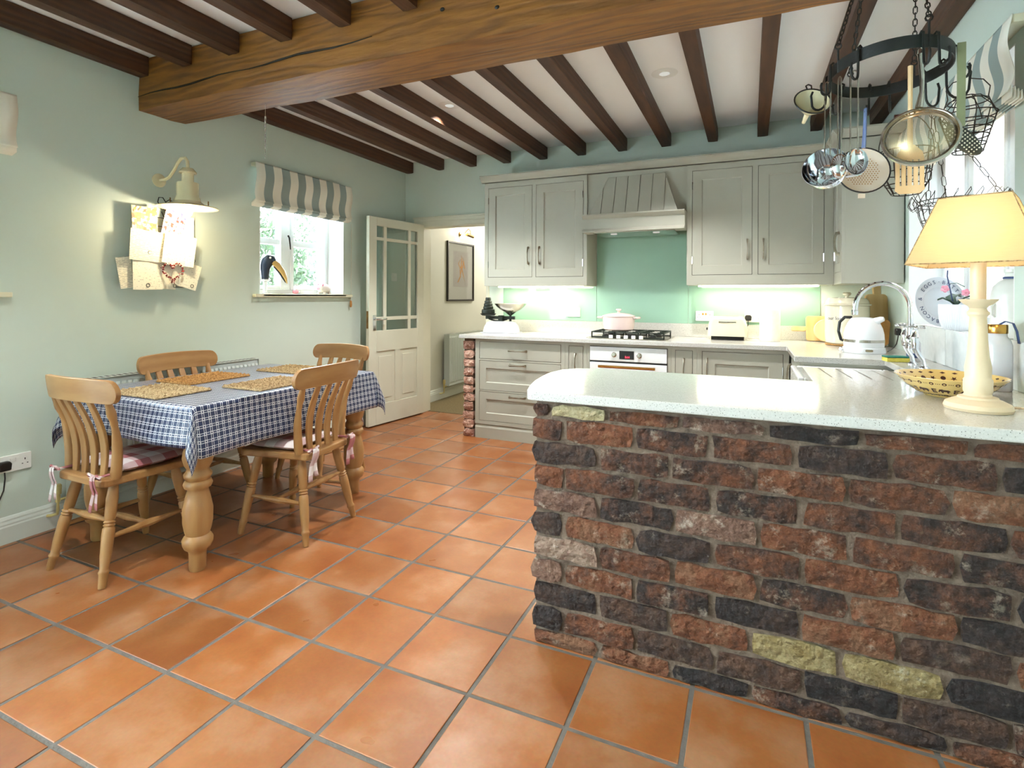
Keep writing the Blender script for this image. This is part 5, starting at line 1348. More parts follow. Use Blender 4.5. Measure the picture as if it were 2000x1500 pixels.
# kitchen roll / paper stack
kr = thing('kitchen_roll', 'plain white kitchen paper roll standing beside the toaster', 'kitchen roll', (.15, 4.80, ZW))
MB().lathe([(.02, .0), (.075, 0), (.0755, .004), (.0755, .246), (.075, .25), (.02, .25), (.02, .0)], seg=32, cap=False).build('paper', 'paper_roll', kr, smooth=True)
MB().lathe([(.0195, 0.001), (.0195, .249), (.0175, .249), (.0175, .001)], seg=16, cap=False).build('core_tube', 'seagrass_pale', kr, smooth=True)
# sockets on the splashback (wall normal -Y -> rz 0)
YS = 4.9915
socket('white double socket on the glass splashback right of the scales', (-1.555, YS, 1.13), 0)
socket('white cooker switch socket with red rockers left of the toaster', (-.36, YS, 1.115), 0, red=True)
socket('white double socket on the splashback right of the toaster', (.035, YS, 1.112), 0)
plug('grey toaster plug in the splashback socket', (-.01, YS - .0095, 1.105), 0, [(0, -.015, -.02), (.0, -.018, -.06), (-.02, -.02, -.09), (-.05, -.04, -.14)], 'dark_gap')
# bread bin
bn = thing('bread_bin', 'cream enamel lidded bread bin lettered our loaf', 'bread bin', (.655, 4.62, ZW + .0135))
MB().lathe([(.0, 0), (.13, 0), (.138, .008), (.142, .05), (.142, .275), (.138, .278)], seg=40).build('body', 'bin_enamel', bn, smooth=True)
ld = MB().lathe([(.152, .279), (.153, .287), (.142, .292), (.135, .315), (.12, .332), (.05, .338), (0, .34)], seg=40).build('lid', 'bin_enamel', bn, smooth=True)
MB().lathe([(.012, .338), (.012, .35), (.026, .358), (.028, .368), (.02, .374), (0, .376)], seg=18).build('knob', 'bin_enamel', ld, smooth=True)
def wrapb(co, R=.1428, a0=-pi/2 - .10):
    a = a0 + co.x/R; rr_ = R + co.z; return Vector((rr_*cos(a), rr_*sin(a), co.y))
text_obj('lettering', 'our loaf', .036, 'ink_grey', bn, (0, 0, .185), (0, 0, 0), .0004, bend=lambda c: wrapb(c, a0=-pi/2 - .70))
tv = thing('cork_trivet', 'round woven trivet under the bread bin', 'trivet', (.655, 4.62, ZW))
MB().lathe([(0, 0), (.135, 0), (.14, .006), (.135, .0125), (0, .0125)], seg=32).build('disc', 'seagrass', tv, smooth=True)
# chopping boards left of the bin
cb = thing('chopping_board', 'square pine chopping board with a stubby handle left of the bread bin', 'chopping board', (.50, 4.90, ZW + .003), 0, rot=(radians(-10), 0, 0))
mb = MB(); mb.prism(rrect(-.085, .10, 0, .20, .02) , -.012, .012, 'y'); mb.prism(rrect(-.19, -.084, .075, .115, .012), -.011, .011, 'y'); mb.build('board', 'board_wood', cb, bevel=.004)
rbd = thing('round_chopping_board', 'round wooden board leaning in front of the square chopping board', 'chopping board', (.555, 4.855, ZW + .003), 0, rot=(radians(-12), 0, 0))
MB().lathe([(.0, -.008), (.085, -.008), (.09, -.004), (.09, .004), (.085, .008), (0, .008)], seg=36, M=Matrix.Translation((0, 0, .0895)) @ Matrix.Rotation(pi/2, 4, 'X')).build('board', 'turner_wood', rbd, smooth=True)
# tall boards by the right wall
tbd = thing('paddle_board', 'tall wooden paddle chopping board leaning on the right wall behind the kettle', 'chopping board', (.868, 4.74, ZW + .003), .35, rot=(radians(-6), 0, .35))
mb = MB(); mb.prism(rrect(-.072, .085, 0, .375, .03), -.012, .012, 'y'); mb.prism(rrect(-.012, .042, .37, .455, .012), -.011, .011, 'y'); mb.build('board', 'board_wood', tbd, bevel=.004)
tb2 = thing('small_paddle_board', 'smaller olive wood board leaning in front of the tall paddle board', 'chopping board', (.85, 4.55, ZW + .012), .35, rot=(radians(-8), radians(10), .35))
mb = MB(); mb.prism(rrect(-.05, .05, 0, .19, .03), -.009, .009, 'y'); mb.build('board', 'acorn_wood', tb2, bevel=.004)
# kettle
kt = thing('electric_kettle', 'white dome-shaped electric kettle with a grey band by the sink', 'kettle', (.668, 4.06, ZW))
MB().lathe([(0, 0), (.118, 0), (.12, .006), (.116, .032), (.112, .036)], seg=40).build('power_base', 'appliance_white', kt, smooth=True)
MB().lathe([(.11, .0365), (.112, .06), (.112, .068)], seg=40, cap=False).build('lower_body', 'appliance_white', kt, smooth=True)
MB().lathe([(.1125, .068), (.1125, .085)], seg=40, cap=False).build('band', 'steel', kt, smooth=True)
MB().lathe([(.112, .085), (.110, .12), (.102, .155), (.088, .188), (.072, .214), (.066, .219), (.03, .224), (0, .226)], seg=40).build('dome', 'appliance_white', kt, smooth=True)
MB().tube([(.055, -.045, .20), (.085, -.055, .215), (.098, -.06, .218)], [.024, .018, .013], 12).build('spout', 'appliance_white', kt, smooth=True)
MB().tube([(-.06, .02, .222), (-.10, .03, .222), (-.128, .035, .19), (-.134, .037, .13), (-.12, .035, .075), (-.108, .03, .07)], [.010, .010, .010, .009, .009, .008], 10).build('handle', 'plastic_black', kt, smooth=True)
MB().prism(rrect(-.02, .02, -.007, .007, .006), 0, .002, 'z', M=Matrix.Translation((.01, -.1185, .02)) @ Matrix.Rotation(pi/2, 4, 'X')).build('badge', 'steel', kt)
MB().tube([(-.118, -.03, .016), (-.135, -.04, .02)], [.006, .012], 10).build('switch', 'chrome', kt, smooth=True)
so_ = socket('white socket low on the right wall beside the kettle', (XR - .0005, 4.33, 1.07), -pi/2)
plug('black kettle plug in the right wall socket with its cord looping down', (XR - .0105, 4.37, 1.05), -pi/2,
     [(0, -.012, -.02), (.0, -.016, -.05), (.01, -.025, -.08), (.03, -.04, -.10), (.12, -.08, -.114), (.20, -.11, -.1165)])
# bridge tap
tp = thing('bridge_tap', 'chrome bridge mixer tap with crosshead handles and a tall arched spout', 'tap', (.755, 3.36, ZW), 0)
SP = [(0, 0, .11), (0, 0, .20), (0, 0, .30)] + [(-.12 + .12*cos(a), 0, .30 + .125*sin(a)) for a in [pi*i/14 for i in range(1, 14)]] + [(-.24, 0, .30), (-.243, 0, .275)]
MB().tube(SP, [.013]*(len(SP)-1) + [.013], 12).build('spout', 'chrome', tp, smooth=True)
MB().lathe([(.016, -.012), (.017, .0), (.017, .012), (.013, .016)], (-.243, 0, .27), 14).build('aerator', 'chrome', tp, smooth=True)
MB().tube([(0, -.095, .12), (0, .095, .12)], .013, 12).build('bridge', 'chrome', tp, smooth=True)
MB().lathe([(.02, .09), (.022, .12), (.02, .15), (.014, .16)], (0, 0, 0), 14).build('bridge_hub', 'chrome', tp, smooth=True)
for s in (-1, 1):
    MB().tube([(.0, s*.095, .10), (.012, s*.098, .07), (.03, s*.10, .04), (.035, s*.10, .006)], [.014, .012, .011, .012], 10).build('pillar_leg', 'chrome', tp, smooth=True)
    MB().lathe([(.026, 0), (.026, .004), (.016, .01), (.012, .014)], (.035, s*.10, 0.0), 18).build('foot_flange', 'chrome', tp, smooth=True)
    MB().lathe([(.016, .10), (.018, .13), (.016, .15), (.02, .155), (.013, .175), (.012, .19), (.006, .195), (.006, .215)], (0, s*.095, 0), 14).build('valve', 'chrome', tp, smooth=True)
    hnd = MB().tube([(-.038, s*.095, .205), (.038, s*.095, .205)], [.006, .006], 8); hnd.tube([(0, s*.095-.038, .205), (0, s*.095+.038, .205)], [.006, .006], 8)
    for dx, dy in ((-.038, 0), (.038, 0), (0, -.038), (0, .038)): hnd.ell((dx, s*.095 + dy, .205), .009, .009, .009, 8, 6)
    hnd.build('crosshead_handle', 'chrome', tp, smooth=True)
sg = thing('washing_sponge', 'yellow and green washing-up sponge behind the tap', 'sponge', (.735, 3.56, ZW), .2)
MB().box(-.055, .055, -.035, .035, 0, .022).build('foam', 'sponge_yellow', sg, bevel=.004); MB().box(-.055, .055, -.035, .035, .0222, .03).build('scourer', 'sponge_green', sg, bevel=.002)
wb = thing('soap_bottle', 'clear blue-labelled soap bottle behind the tap', 'bottle', (.83, 3.62, ZW))
MB().lathe([(.03, 0), (.032, .006), (.032, .10), (.02, .125), (.012, .13), (.012, .14)], seg=20).build('bottle', 'bottle_frost', wb, smooth=True)
MB().lathe([(.0325, .02), (.0325, .045)], seg=20, cap=False).build('label_band', 'strap_blue', wb, smooth=True)
MB().tube([(0, 0, .141), (0, 0, .165), (-.03, 0, .168)], .005, 8).build('pump', 'chrome', wb, smooth=True)

# ================================================================= right window sill
ZS = 1.10 + .0125
pt = thing('lettered_plate', 'pale grey round plate with capital lettering round its rim on the right sill', 'plate', (.985, 3.78, ZS), 0)
pm = Matrix.Rotation(radians(-10), 4, 'X') 
PR = .142
Mp = Matrix.Translation((0, 0, PR + .002)) @ Matrix.Rotation(radians(22), 4, 'Z') @ Matrix.Rotation(radians(90 - 9), 4, 'X')
MB().lathe([(0, -.012), (.085, -.012), (.092, -.004), (.135, .008), (PR, .012), (PR, .015), (.135, .012), (.09, .001), (.082, -.007), (0, -.007)], seg=48, M=Mp).build('dish', 'plate_grey', pt, smooth=True)
def ring_text(word, R, centre_deg, size, parent, Mx, m, span):
    n = len(word)
    for i, chh in enumerate(word):
        if chh == ' ': continue
        a = radians(centre_deg - (i - (n-1)/2)*span)
        me = text_mesh(chh, size, .0003)
        me.materials.clear(); me.materials.append(MATS[m])
        L_ = Matrix.Translation((R*cos(a), R*sin(a), .0135)) @ Matrix.Rotation(a - pi/2, 4, 'Z')
        me.transform(Mx @ L_); o = bpy.data.objects.new('rim_letter', me); COL.objects.link(o); o.parent = parent
ring_text('STEAK·BACON & EGGS·BUTTER·', .113, 165, .030, pt, Mp, 'ink_navy', 13.8)
fp = thing('orchid_pot', 'white ribbed plant pot holding a small pink orchid on the right sill', 'potted plant', (.972, 3.46, ZS))
def ribpot(u, v):
    a = 2*pi*u; prof = [(.046, 0), (.058, .018), (.068, .05), (.0715, .09), (.072, .135), (.067, .135), (.066, .115)]
    k = v*(len(prof)-1); i = min(int(k), len(prof)-2); f = k-i
    r_ = prof[i][0]*(1-f) + prof[i+1][0]*f; z = prof[i][1]*(1-f) + prof[i+1][1]*f
    r_ += .0009*sin(a*44) * (1 if v < .7 else 0); return (r_*cos(a), r_*sin(a), z)
MB().grid(ribpot, 132, 18, close_u=True).build('pot', 'pot_white', fp, smooth=True)
MB().lathe([(0, .112), (.066, .112)], seg=20).build('soil', 'bark', fp); MB().lathe([(0, .001), (.046, .001)], seg=24).build('pot_base', 'pot_white', fp)
def leaf_obj(parent, pts, w_, name='leaf', m='leaf_dark'):
    mb = MB(); n = len(pts); pts = [Vector(p_) for p_ in pts]
    for i, p_ in enumerate(pts):
        t = i/(n-1); ww = w_*sin(pi*(.08 + .9*t))**.7; d = (pts[min(i+1, n-1)] - pts[max(i-1, 0)]); sd = Vector((-d.y, d.x, 0)); sd = sd.normalized() if sd.length > 1e-6 else Vector((1, 0, 0))
        mb.v += [tuple(p_ - sd*ww + Vector((0, 0, .006))), tuple(p_), tuple(p_ + sd*ww + Vector((0, 0, .006)))]
    for i in range(n-1):
        for q in range(2): mb.f.append((i*3+q, i*3+q+1, i*3+q+4, i*3+q+3))
    return mb.build(name, m, parent, smooth=True, ang=80, solid=.0025)
leaf_obj(fp, [(0, 0, .125), (.03, -.02, .165), (.07, -.03, .185), (.11, -.02, .175)], .024)
leaf_obj(fp, [(0, 0, .125), (-.015, .03, .165), (.02, .07, .185), (.05, .10, .17)], .022)
leaf_obj(fp, [(0, 0, .125), (.02, .02, .15), (.06, .0, .16), (.085, -.04, .145)], .02)
leaf_obj(fp, [(0, 0, .125), (-.03, -.01, .15), (-.055, .0, .165), (-.075, .01, .155)], .018)
MB().tube([(-.01, -.005, .115), (-.025, -.01, .20), (-.04, -.012, .28), (-.038, -.012, .31)], .003, 6).build('support_cane', 'strap_blue', fp, smooth=True)
MB().tube([(.0, .0, .115), (-.022, .0, .19), (-.03, .0, .24), (.0, -.012, .245), (.03, -.02, .225)], .0025, 6).build('stem', 'leaf_dark', fp, smooth=True)
for i, (x, y, z) in enumerate(((.03, -.03, .195), (-.05, -.01, .215))):
    fmb = MB()
    for k in range(5):
        a = 2*pi*k/5 + i; fmb.ell((x + .011*cos(a), y - .004, z + .011*sin(a)), .009, .004, .009, 8, 6)
    f_ = fmb.build('flower', 'petal', fp, smooth=True); MB().ell((x, y - .009, z), .006, .006, .006, 8, 6).build('flower_centre', 'pink_glaze', f_, smooth=True)
jb = thing('stoneware_bottle', 'tall white stoneware bottle at the near end of the right sill', 'bottle', (1.035, 3.005, ZS))
MB().lathe([(.06, 0), (.068, .006), (.068, .18), (.06, .215), (.04, .238), (.024, .246), (.022, .27), (.027, .274), (.027, .285), (0, .285)], seg=28).build('body', 'bottle_stone', jb, smooth=True)
MB().lathe([(.029, .247), (.03, .252), (.026, .256)], seg=20, cap=False).build('neck_ring', 'strap_blue', jb, smooth=True)
MB().tube([(-.066, -.03, .09), (-.075, -.034, .10), (-.075, -.034, .135), (-.066, -.03, .145)], .004, 6).build('ear_handle', 'bottle_stone', jb, smooth=True)
jb.location.x = .985; jb.location.y = 2.85

# ================================================================= peninsula objects
lm = thing('table_lamp', 'cream turned table lamp with a tan tapered square shade on the peninsula', 'table lamp', (.657, 2.14, ZW))
LPf = [(0, 0), (.084, 0), (.087, .01), (.082, .024), (.062, .036), (.052, .04), (.05, .046), (.036, .05), (.034, .058), (.037, .066), (.037, .105), (.033, .112), (.033, .12), (.034, .15), (.028, .19), (.024, .25), (.0225, .30), (.021, .325), (.023, .329), (.028, .336), (.028, .345), (.023, .35), (.021, .358), (.026, .366), (.036, .372), (.047, .385), (.049, .39), (.0, .39)]
MB().lathe([(r, z*.888) for r, z in LPf], seg=32).build('turned_column', 'lamp_cream', lm, smooth=True)
MB().lathe([(.02, .3465), (.02, .47), (.016, .472), (0, .472)], seg=20).build('candle_tube', 'lamp_cream', lm, smooth=True)
MB().ell((0, 0, .505), .022, .022, .032).build('bulb', 'bulb_warm', lm, smooth=True)
shd = MB(); A = .012
def sq(h, b): return [(-h, -h, b), (h, -h, b), (h, h, b), (-h, h, b)]
z0_, z1_ = .455, .662; hb0, ht0 = .158, .086
lo_, hi_ = sq(hb0, z0_), sq(ht0, z1_)
for i in range(4):
    j = (i+1) % 4; shd.quad(lo_[i], lo_[j], hi_[j], hi_[i])
so1 = shd.build('shade', 'linen_shade', lm, rot=(0, 0, -.42), fix=False)
tr1 = MB()
for q, hh in ((lo_, .0022), (hi_, .0022)):
    tr1.tube(q, hh, 6, closed=True)
for i in range(4): tr1.tube([lo_[i], hi_[i]], .0016, 5)
tr1.build('shade_trim', 'seagrass_pale', so1)
hr = MB()
hr.tube([(-.055, 0, .655), (.055, 0, .655)], .0014, 5); hr.tube([(0, -.055, .655), (0, .055, .655)], .0014, 5); hr.tube([(0, 0, .53), (0, 0, .655)], .0014, 5); hr.build('shade_carrier', 'brass', lm)
light('table_lamp_light', 'POINT', .2, (1, .80, .58), (0, 0, .55), lm, shadow_soft_size=.03)
fx = MB().tube([(.06, .02, .007), (.12, .05, .005), (.16, .02, .005), (.13, -.03, .005), (.18, -.04, .006), (.22, .03, .006), (.15, .07, .009), (.20, .09, .006), (.265, .10, .006)], .004, 6)
fx.build('flex', 'lamp_cream', lm, smooth=True)
# patterned bowl
bw = thing('patterned_bowl', 'wide amber pottery bowl printed with brown stars, elephants and letters', 'bowl', (.657, 2.40, ZW)); bw.scale = (.93, .93, .97)
BP = [(0, 0), (.08, 0), (.085, .004), (.118, .020), (.148, .044), (.168, .066), (.176, .074)]
BPi = [(.176, .076), (.166, .070), (.142, .046), (.112, .024), (.08, .010), (0, .008)]
mat('bowl_glaze', (228, 196, 126), .12, rgb2=(222, 188, 116), scale=10, coat=.6)
mat('bowl_brown', (84, 54, 44), .2, rgb2=(74, 46, 38), scale=20, coat=.4)
MB().lathe(BP + BPi, seg=56, cap=False).build('bowl', 'bowl_glaze', bw, smooth=True)
def surf(prof, s, a, off):
    acc = [0]
    for i in range(len(prof)-1): acc.append(acc[-1] + sqrt((prof[i+1][0]-prof[i][0])**2 + (prof[i+1][1]-prof[i][1])**2))
    s = max(0, min(acc[-1]-1e-6, s))
    for i in range(len(prof)-1):
        if acc[i] <= s <= acc[i+1]:
            f = (s-acc[i])/(acc[i+1]-acc[i]); r_ = prof[i][0]*(1-f) + prof[i+1][0]*f; z = prof[i][1]*(1-f) + prof[i+1][1]*f
            dr_, dz = prof[i+1][0]-prof[i][0], prof[i+1][1]-prof[i][1]; l = sqrt(dr_*dr_+dz*dz)
            r_ += dz/l*off; z -= dr_/l*off; return (r_*cos(a), r_*sin(a), z), r_
pat = MB()
def stamp(poly, prof, s0, a0, sc_, off):
    n = len(pat.v); _, R = surf(prof, s0, a0, off)
    for x, y in poly: pat.v.append(surf(prof, s0 + y*sc_, a0 + x*sc_/R, off)[0])
    pat.f.append(tuple(range(n, n+len(poly))))
star = [((1 if i % 2 == 0 else .42)*sin(pi*i/5), (1 if i % 2 == 0 else .42)*cos(pi*i/5)) for i in range(10)]
dot = [(cos(2*pi*i/8), sin(2*pi*i/8)) for i in range(8)]
ele = [(-1.5, .2), (-1.7, -.5), (-1.4, -.6), (-1.2, -.1), (-1, -.2), (-.8, -.9), (-.4, -.9), (-.4, -.3), (.4, -.3), (.5, -.9), (.9, -.9), (.95, 0), (1.3, -.3), (1.1, .4), (.7, .7), (-.3, .7), (-.7, .95), (-1.3, .8)]
eE = [(-.6, -1), (.6, -1), (.6, -.6), (-.2, -.6), (-.2, -.2), (.4, -.2), (.4, .2), (-.2, .2), (-.2, .6), (.6, .6), (.6, 1), (-.6, 1)]
tot = 26
for i in range(tot):
    a = 2*pi*i/tot
    stamp(dot, BP, .180, a, .0075, .0006); 
    for q in (-.035, 0, .035): stamp(dot, BP, .180, a + 2*pi/tot/2 + q, .0018, .0006)
    if i % 2 == 0: stamp(ele, BP, .141, a, .0125, .0012)
    else: stamp(eE, BP, .141, a, .0125, .0012)
    stamp(dot, BP, .106, a, .0085, .0006); stamp(dot, BP, .106, a + 2*pi/tot/2, .0045, .0006)
    stamp(star if i % 2 else [(x*.8, y*.9) for x, y in dot], BPi, .045, a, .0115, .0008)
    stamp([(-1, 0), (0, .5), (1, 0), (0, -.5)], BPi, .018, a, .010, .0008)
pat.build('printed_pattern', 'bowl_brown', bw, fix=False)
holes = MB()
pat2 = pat; pat = MB()
for i in range(tot): stamp(dot, BP, .180, 2*pi*i/tot, .0035, .0012); stamp(dot, BP, .106, 2*pi*i/tot, .004, .0012)
pat.build('pattern_centres', 'bowl_glaze', bw, fix=False)
# water bottle
wbt = thing('water_bottle', 'frosted water bottle with a gold cap and blue strap behind the lamp', 'water bottle', (.862, 2.62, ZW))
MB().lathe([(.0, 0), (.042, 0), (.045, .006), (.045, .17), (.040, .19), (.03, .203), (.029, .212), (.03, .216), (0, .216)], seg=28).build('body', 'bottle_frost', wbt, smooth=True)
MB().lathe([(.031, .2165), (.032, .219), (.032, .247), (.03, .25), (0, .25)], seg=24).build('cap', 'gold_metal', wbt, smooth=True)
mb = MB(); P = [(.005, -.01, .251), (.02, -.012, .262), (.042, -.015, .255), (.052, -.017, .225), (.058, -.018, .18)]
for p_ in P: mb.v += [(p_[0], p_[1]-.008, p_[2]), (p_[0], p_[1]+.008, p_[2])]
mb.f = [(2*i, 2*i+1, 2*i+3, 2*i+2) for i in range(len(P)-1)]; mb.build('strap', 'strap_blue', wbt, solid=.003, smooth=True)

# ================================================================= hanging pot rack
RC = Vector((.455, 2.335)); RX, RY = .185, .228; RZ = 2.085
pr_ = thing('pot_rack', 'black iron oval pot rack hanging on chains above the peninsula', 'pot rack', (RC.x, RC.y, RZ))
mb = MB(); n = 56
for i in range(n):
    a = 2*pi*i/n; c_, s_2 = cos(a), sin(a); nx_, ny_ = c_/RX, s_2/RY; l = sqrt(nx_*nx_+ny_*ny_); nx_ /= l; ny_ /= l
    for dz, o_ in ((0, -.002), (0, .002), (.042, .002), (.042, -.002)): mb.v.append((RX*c_ + nx_*o_, RY*s_2 + ny_*o_, dz))
for i in range(n):
    for q in range(4):
        a = i*4+q; b = i*4+(q+1) % 4; j = ((i+1) % n)*4; mb.f.append((a, b, j+(q+1) % 4, j+q))
mb.build('band', 'black_iron', pr_, smooth=True, ang=40)
def rp(a): return (RX*cos(a), RY*sin(a))
ca = [radians(v) for v in (205, 118, 292, 50)]
ceil_hooks = {0: (-.05, .05), 1: (-.05, .05), 2: (.09, .02), 3: (.09, .02)}
JZ = 2.632 - RZ
for i, a in enumerate(ca):
    x, y = rp(a)
    MB().tube([(x, y, .0), (x*1.0, y*1.0, .045), (x, y, .085)], .004, 6).tube([(x + .010*cos(q*pi/4), y, .095 + .010*sin(q*pi/4)) for q in range(8)], .003, 6, closed=True).build('eye_bolt', 'black_iron', pr_, smooth=True)
    p0 = Vector((x, y, .10)); hx_, hy_ = ceil_hooks[i]; p1 = Vector((hx_, hy_, JZ - .03)); d = p1 - p0; L_ = d.length; nl = int(L_/.021)
    chm = MB(); q_ = d.to_track_quat('Z', 'Y').to_matrix().to_4x4()
    for k in range(nl):
        M_ = Matrix.Translation(p0 + d*((k+.5)/nl)) @ q_ @ Matrix.Rotation((k % 2)*pi/2, 4, 'Z')
        pts = [M_ @ Vector((.0062*sx, 0, .0135*sz)) for sx, sz in ((1, -.5), (1, .5), (.5, .95), (-.5, .95), (-1, .5), (-1, -.5), (-.5, -.95), (.5, -.95))]
        chm.tube(pts, .0021, 5, closed=True)
    chm.build('chain', 'black_iron', pr_, smooth=True)
for hx_, hy_ in ((-.05, .05), (.09, .02)):
    MB().tube([(hx_, hy_, JZ + .0), (hx_, hy_, JZ - .02), (hx_ + .012, hy_, JZ - .032), (hx_, hy_, JZ - .042), (hx_ - .012, hy_, JZ - .032)], .004, 6).build('ceiling_hook', 'black_iron', pr_, smooth=True)
def s_hook(a, out=.0, drop=.075, big=1.0, ang=None):
    """hook over the band at angle a whose lower curl opens outwards"""
    x, y = rp(a); d = Vector((x/RX/RX, y/RY/RY, 0)).normalized() if ang is None else Vector((cos(ang), sin(ang), 0))
    b = Vector((x, y, 0))
    P = [b - d*.008 + Vector((0, 0, .025)), b - d*.008 + Vector((0, 0, .046)), b + Vector((0, 0, .052)), b + d*.008 + Vector((0, 0, .046)), b + d*.009 + Vector((0, 0, .0))]
    P += [b + d*(.010 + .0*big) + Vector((0, 0, -drop*.55))]
    c_ = b + d*(.010 + .024*big) + Vector((0, 0, -drop*.6))
    for q in range(1, 8):
        t = pi + pi*q/8; P.append(c_ + d*(.024*big*cos(t)) + Vector((0, 0, .03*big*sin(t))))
    P.append(c_ + d*.026*big + Vector((0, 0, .03*big))); P.append(c_ + d*.020*big + Vector((0, 0, .045*big)))
    MB().tube(P, .0042, 7).build('hook', 'black_iron', pr_, smooth=True)
    return tuple(Vector((RC.x, RC.y, RZ)) + c_ - Vector((0, 0, .03*big)))
H = {}
for nm, deg, big in (('funnel', 165, 1), ('ladle', 195, .6), ('spoon', 232, .7), ('sieve', 300, .7), ('turner', 285, .6), ('skimmer', 95, .6), ('black', 130, .6), ('green', 345, .6), ('basket', 15, 1.5), ('basket2', 40, 1.2), ('bail', 75, .6)):
    H[nm] = s_hook(radians(deg), big=big)
def hang(name, label, cat, loc): return thing(name, label, cat, loc, 0, 'utensils hanging from the pot rack')
def wire_handle(parent, x0, z0, z1, gap=.014, m='steel', r=.0026):
    pts = [(x0 - gap, 0, z0)] + [(x0 - gap, 0, z1 - .012)] + [(x0 + gap*cos(a), 0, z1 - .012 + .012*sin(a)) for a in [pi - pi*i/6 for i in range(1, 6)]] + [(x0 + gap, 0, z1 - .012), (x0 + gap, 0, z0)]
    return MB().tube(pts, r, 7).build('handle', m, parent, smooth=True)
# funnel: mouth tilted to the room
u = hang('enamel_funnel', 'cream enamel funnel with a black rim on the left end of the pot rack', 'funnel', (.222, 2.40, 2.045))
u.rotation_euler = (radians(62), 0, radians(14))
MB().lathe([(.064, .0), (.066, .002), (.064, .004), (.05, -.018), (.022, -.05), (.010, -.062), (.007, -.11), (.0055, -.11), (.0085, -.062), (.02, -.048), (.048, -.016), (.062, .001)], seg=32, cap=False).build('cone', 'cream_enamel', u, smooth=True, fix=False)
MB().tube([(.0655*cos(a), .0655*sin(a), .003) for a in [2*pi*i/32 for i in range(32)]], .003, 6, closed=True).build('rim', 'plastic_black', u, smooth=True)
MB().tube([(-.008, .066, .0), (-.01, .088, .0), (.0, .095, 0), (.01, .088, 0), (.008, .066, 0)], .003, 6).build('hanging_loop', 'plastic_black', u, smooth=True)
# big ladle
u = hang('steel_ladle', 'large shiny steel ladle hanging under the funnel', 'ladle', (.262, 2.30, 1.735))
wire_handle(u, 0.0, .07, .345, .009)
MB().lathe([(0, -.075), (.03, -.07), (.058, -.045), (.074, -.01), (.078, .02), (.076, .02), (.072, -.009), (.056, -.043), (.029, -.067), (0, -.072)], seg=28, M=Matrix.Translation((-.005, .0, .02)) @ Matrix.Rotation(radians(72), 4, 'X') @ Matrix.Rotation(radians(-18), 4, 'Y')).build('bowl', 'chrome', u, smooth=True)
u = hang('pasta_fork', 'steel spaghetti server with prongs hanging beside the ladle', 'pasta server', (.292, 2.235, 1.74))
wire_handle(u, 0.0, .04, .33, .005)
MB().ell((0, .0, .01), .03, .02, .045).build('bowl', 'chrome', u, smooth=True)
for i in range(4): MB().tube([(.02, -.012, .035 - i*.022), (.045, -.03, .033 - i*.022), (.062, -.03, .037 - i*.022)], [.006, .005, .003], 6).build('prong', 'chrome', u, smooth=True)
# black handled slice
u = hang('fish_slice', 'black handled slice with a pale head hanging behind the spoon', 'spatula', (.335, 2.56, 1.80))
MB().tube([(0, 0, .06), (.004, 0, .17), (0, 0, .27)], [.007, .008, .008], 8, flat=.6).build('handle', 'plastic_black', u, smooth=True)
MB().prism([(-.012, .075), (.014, .075), (.04, .03), (.05, -.03), (.03, -.06), (-.05, -.045), (-.055, .02)], -.002, .002, 'y').build('head', 'pale_plastic', u, bevel=.001)
# double wire spoon
u = hang('wire_spoon', 'steel slotted spoon on a long double wire handle at the front of the rack', 'spoon', (.333, 2.17, 1.745))
wire_handle(u, -.006, .035, .315, .011)
MB().lathe([(0, -.022), (.016, -.018), (.030, -.006), (.035, .006), (.0335, .006), (.029, -.004), (.015, -.015), (0, -.018)], seg=24, M=Matrix.Rotation(radians(78), 4, 'X') @ Matrix.Diagonal((1, 1.42, 1, 1))).build('bowl', 'chrome', u, smooth=True)
# blue handled skimmer
u = hang('enamel_skimmer', 'round cream perforated skimmer with a black rim and blue handle', 'skimmer', (.408, 2.515, 1.782))
u.rotation_euler = (0, radians(2), radians(8))
sk = MB().lathe([(0, -.016), (.05, -.012), (.08, -.002), (.092, .008), (.092, .010), (.08, .0), (.05, -.010), (0, -.014)], seg=40, M=Matrix.Rotation(radians(80), 4, 'X')).build('disc', 'skimmer_cream', u, smooth=True)
MB().tube([tuple(Matrix.Rotation(radians(80), 4, 'X') @ Vector((.0925*cos(a), .0925*sin(a), .009))) for a in [2*pi*i/40 for i in range(40)]], .003, 6, closed=True).build('rim', 'plastic_black', u, smooth=True)
hl = MB()
for i in range(-7, 8):
    for j in range(-7, 8):
        x, y = i*.0098 + (j % 2)*.0049, j*.0086
        if x*x + y*y < .06**2:
            p_ = Matrix.Rotation(radians(80), 4, 'X') @ Vector((x, y, -.0085 + .9*(x*x+y*y))); hl.ell(p_, .0022, .0012, .0022, 6, 4)
hl.build('perforations', 'acorn_wood', u)['kind'] = 'stuff'
MB().tube([(0, -.0, .09), (0, -.004, .14), (0, -.004, .20), (.0, -.002, .245)], [.016, .014, .013, .013], 10, flat=.45).build('handle', 'blue_enamel', u, smooth=True)
MB().lathe([(0, -.001), (.006, -.001), (.006, .001), (0, .001)], seg=10, M=Matrix.Translation((0, -.009, .232)) @ Matrix.Rotation(pi/2, 4, 'X')).build('hang_hole', 'plastic_black', u)
MB().box(-.012, .012, -.006, .006, -.108, -.09).build('lip_tab', 'skimmer_cream', u, bevel=.002)
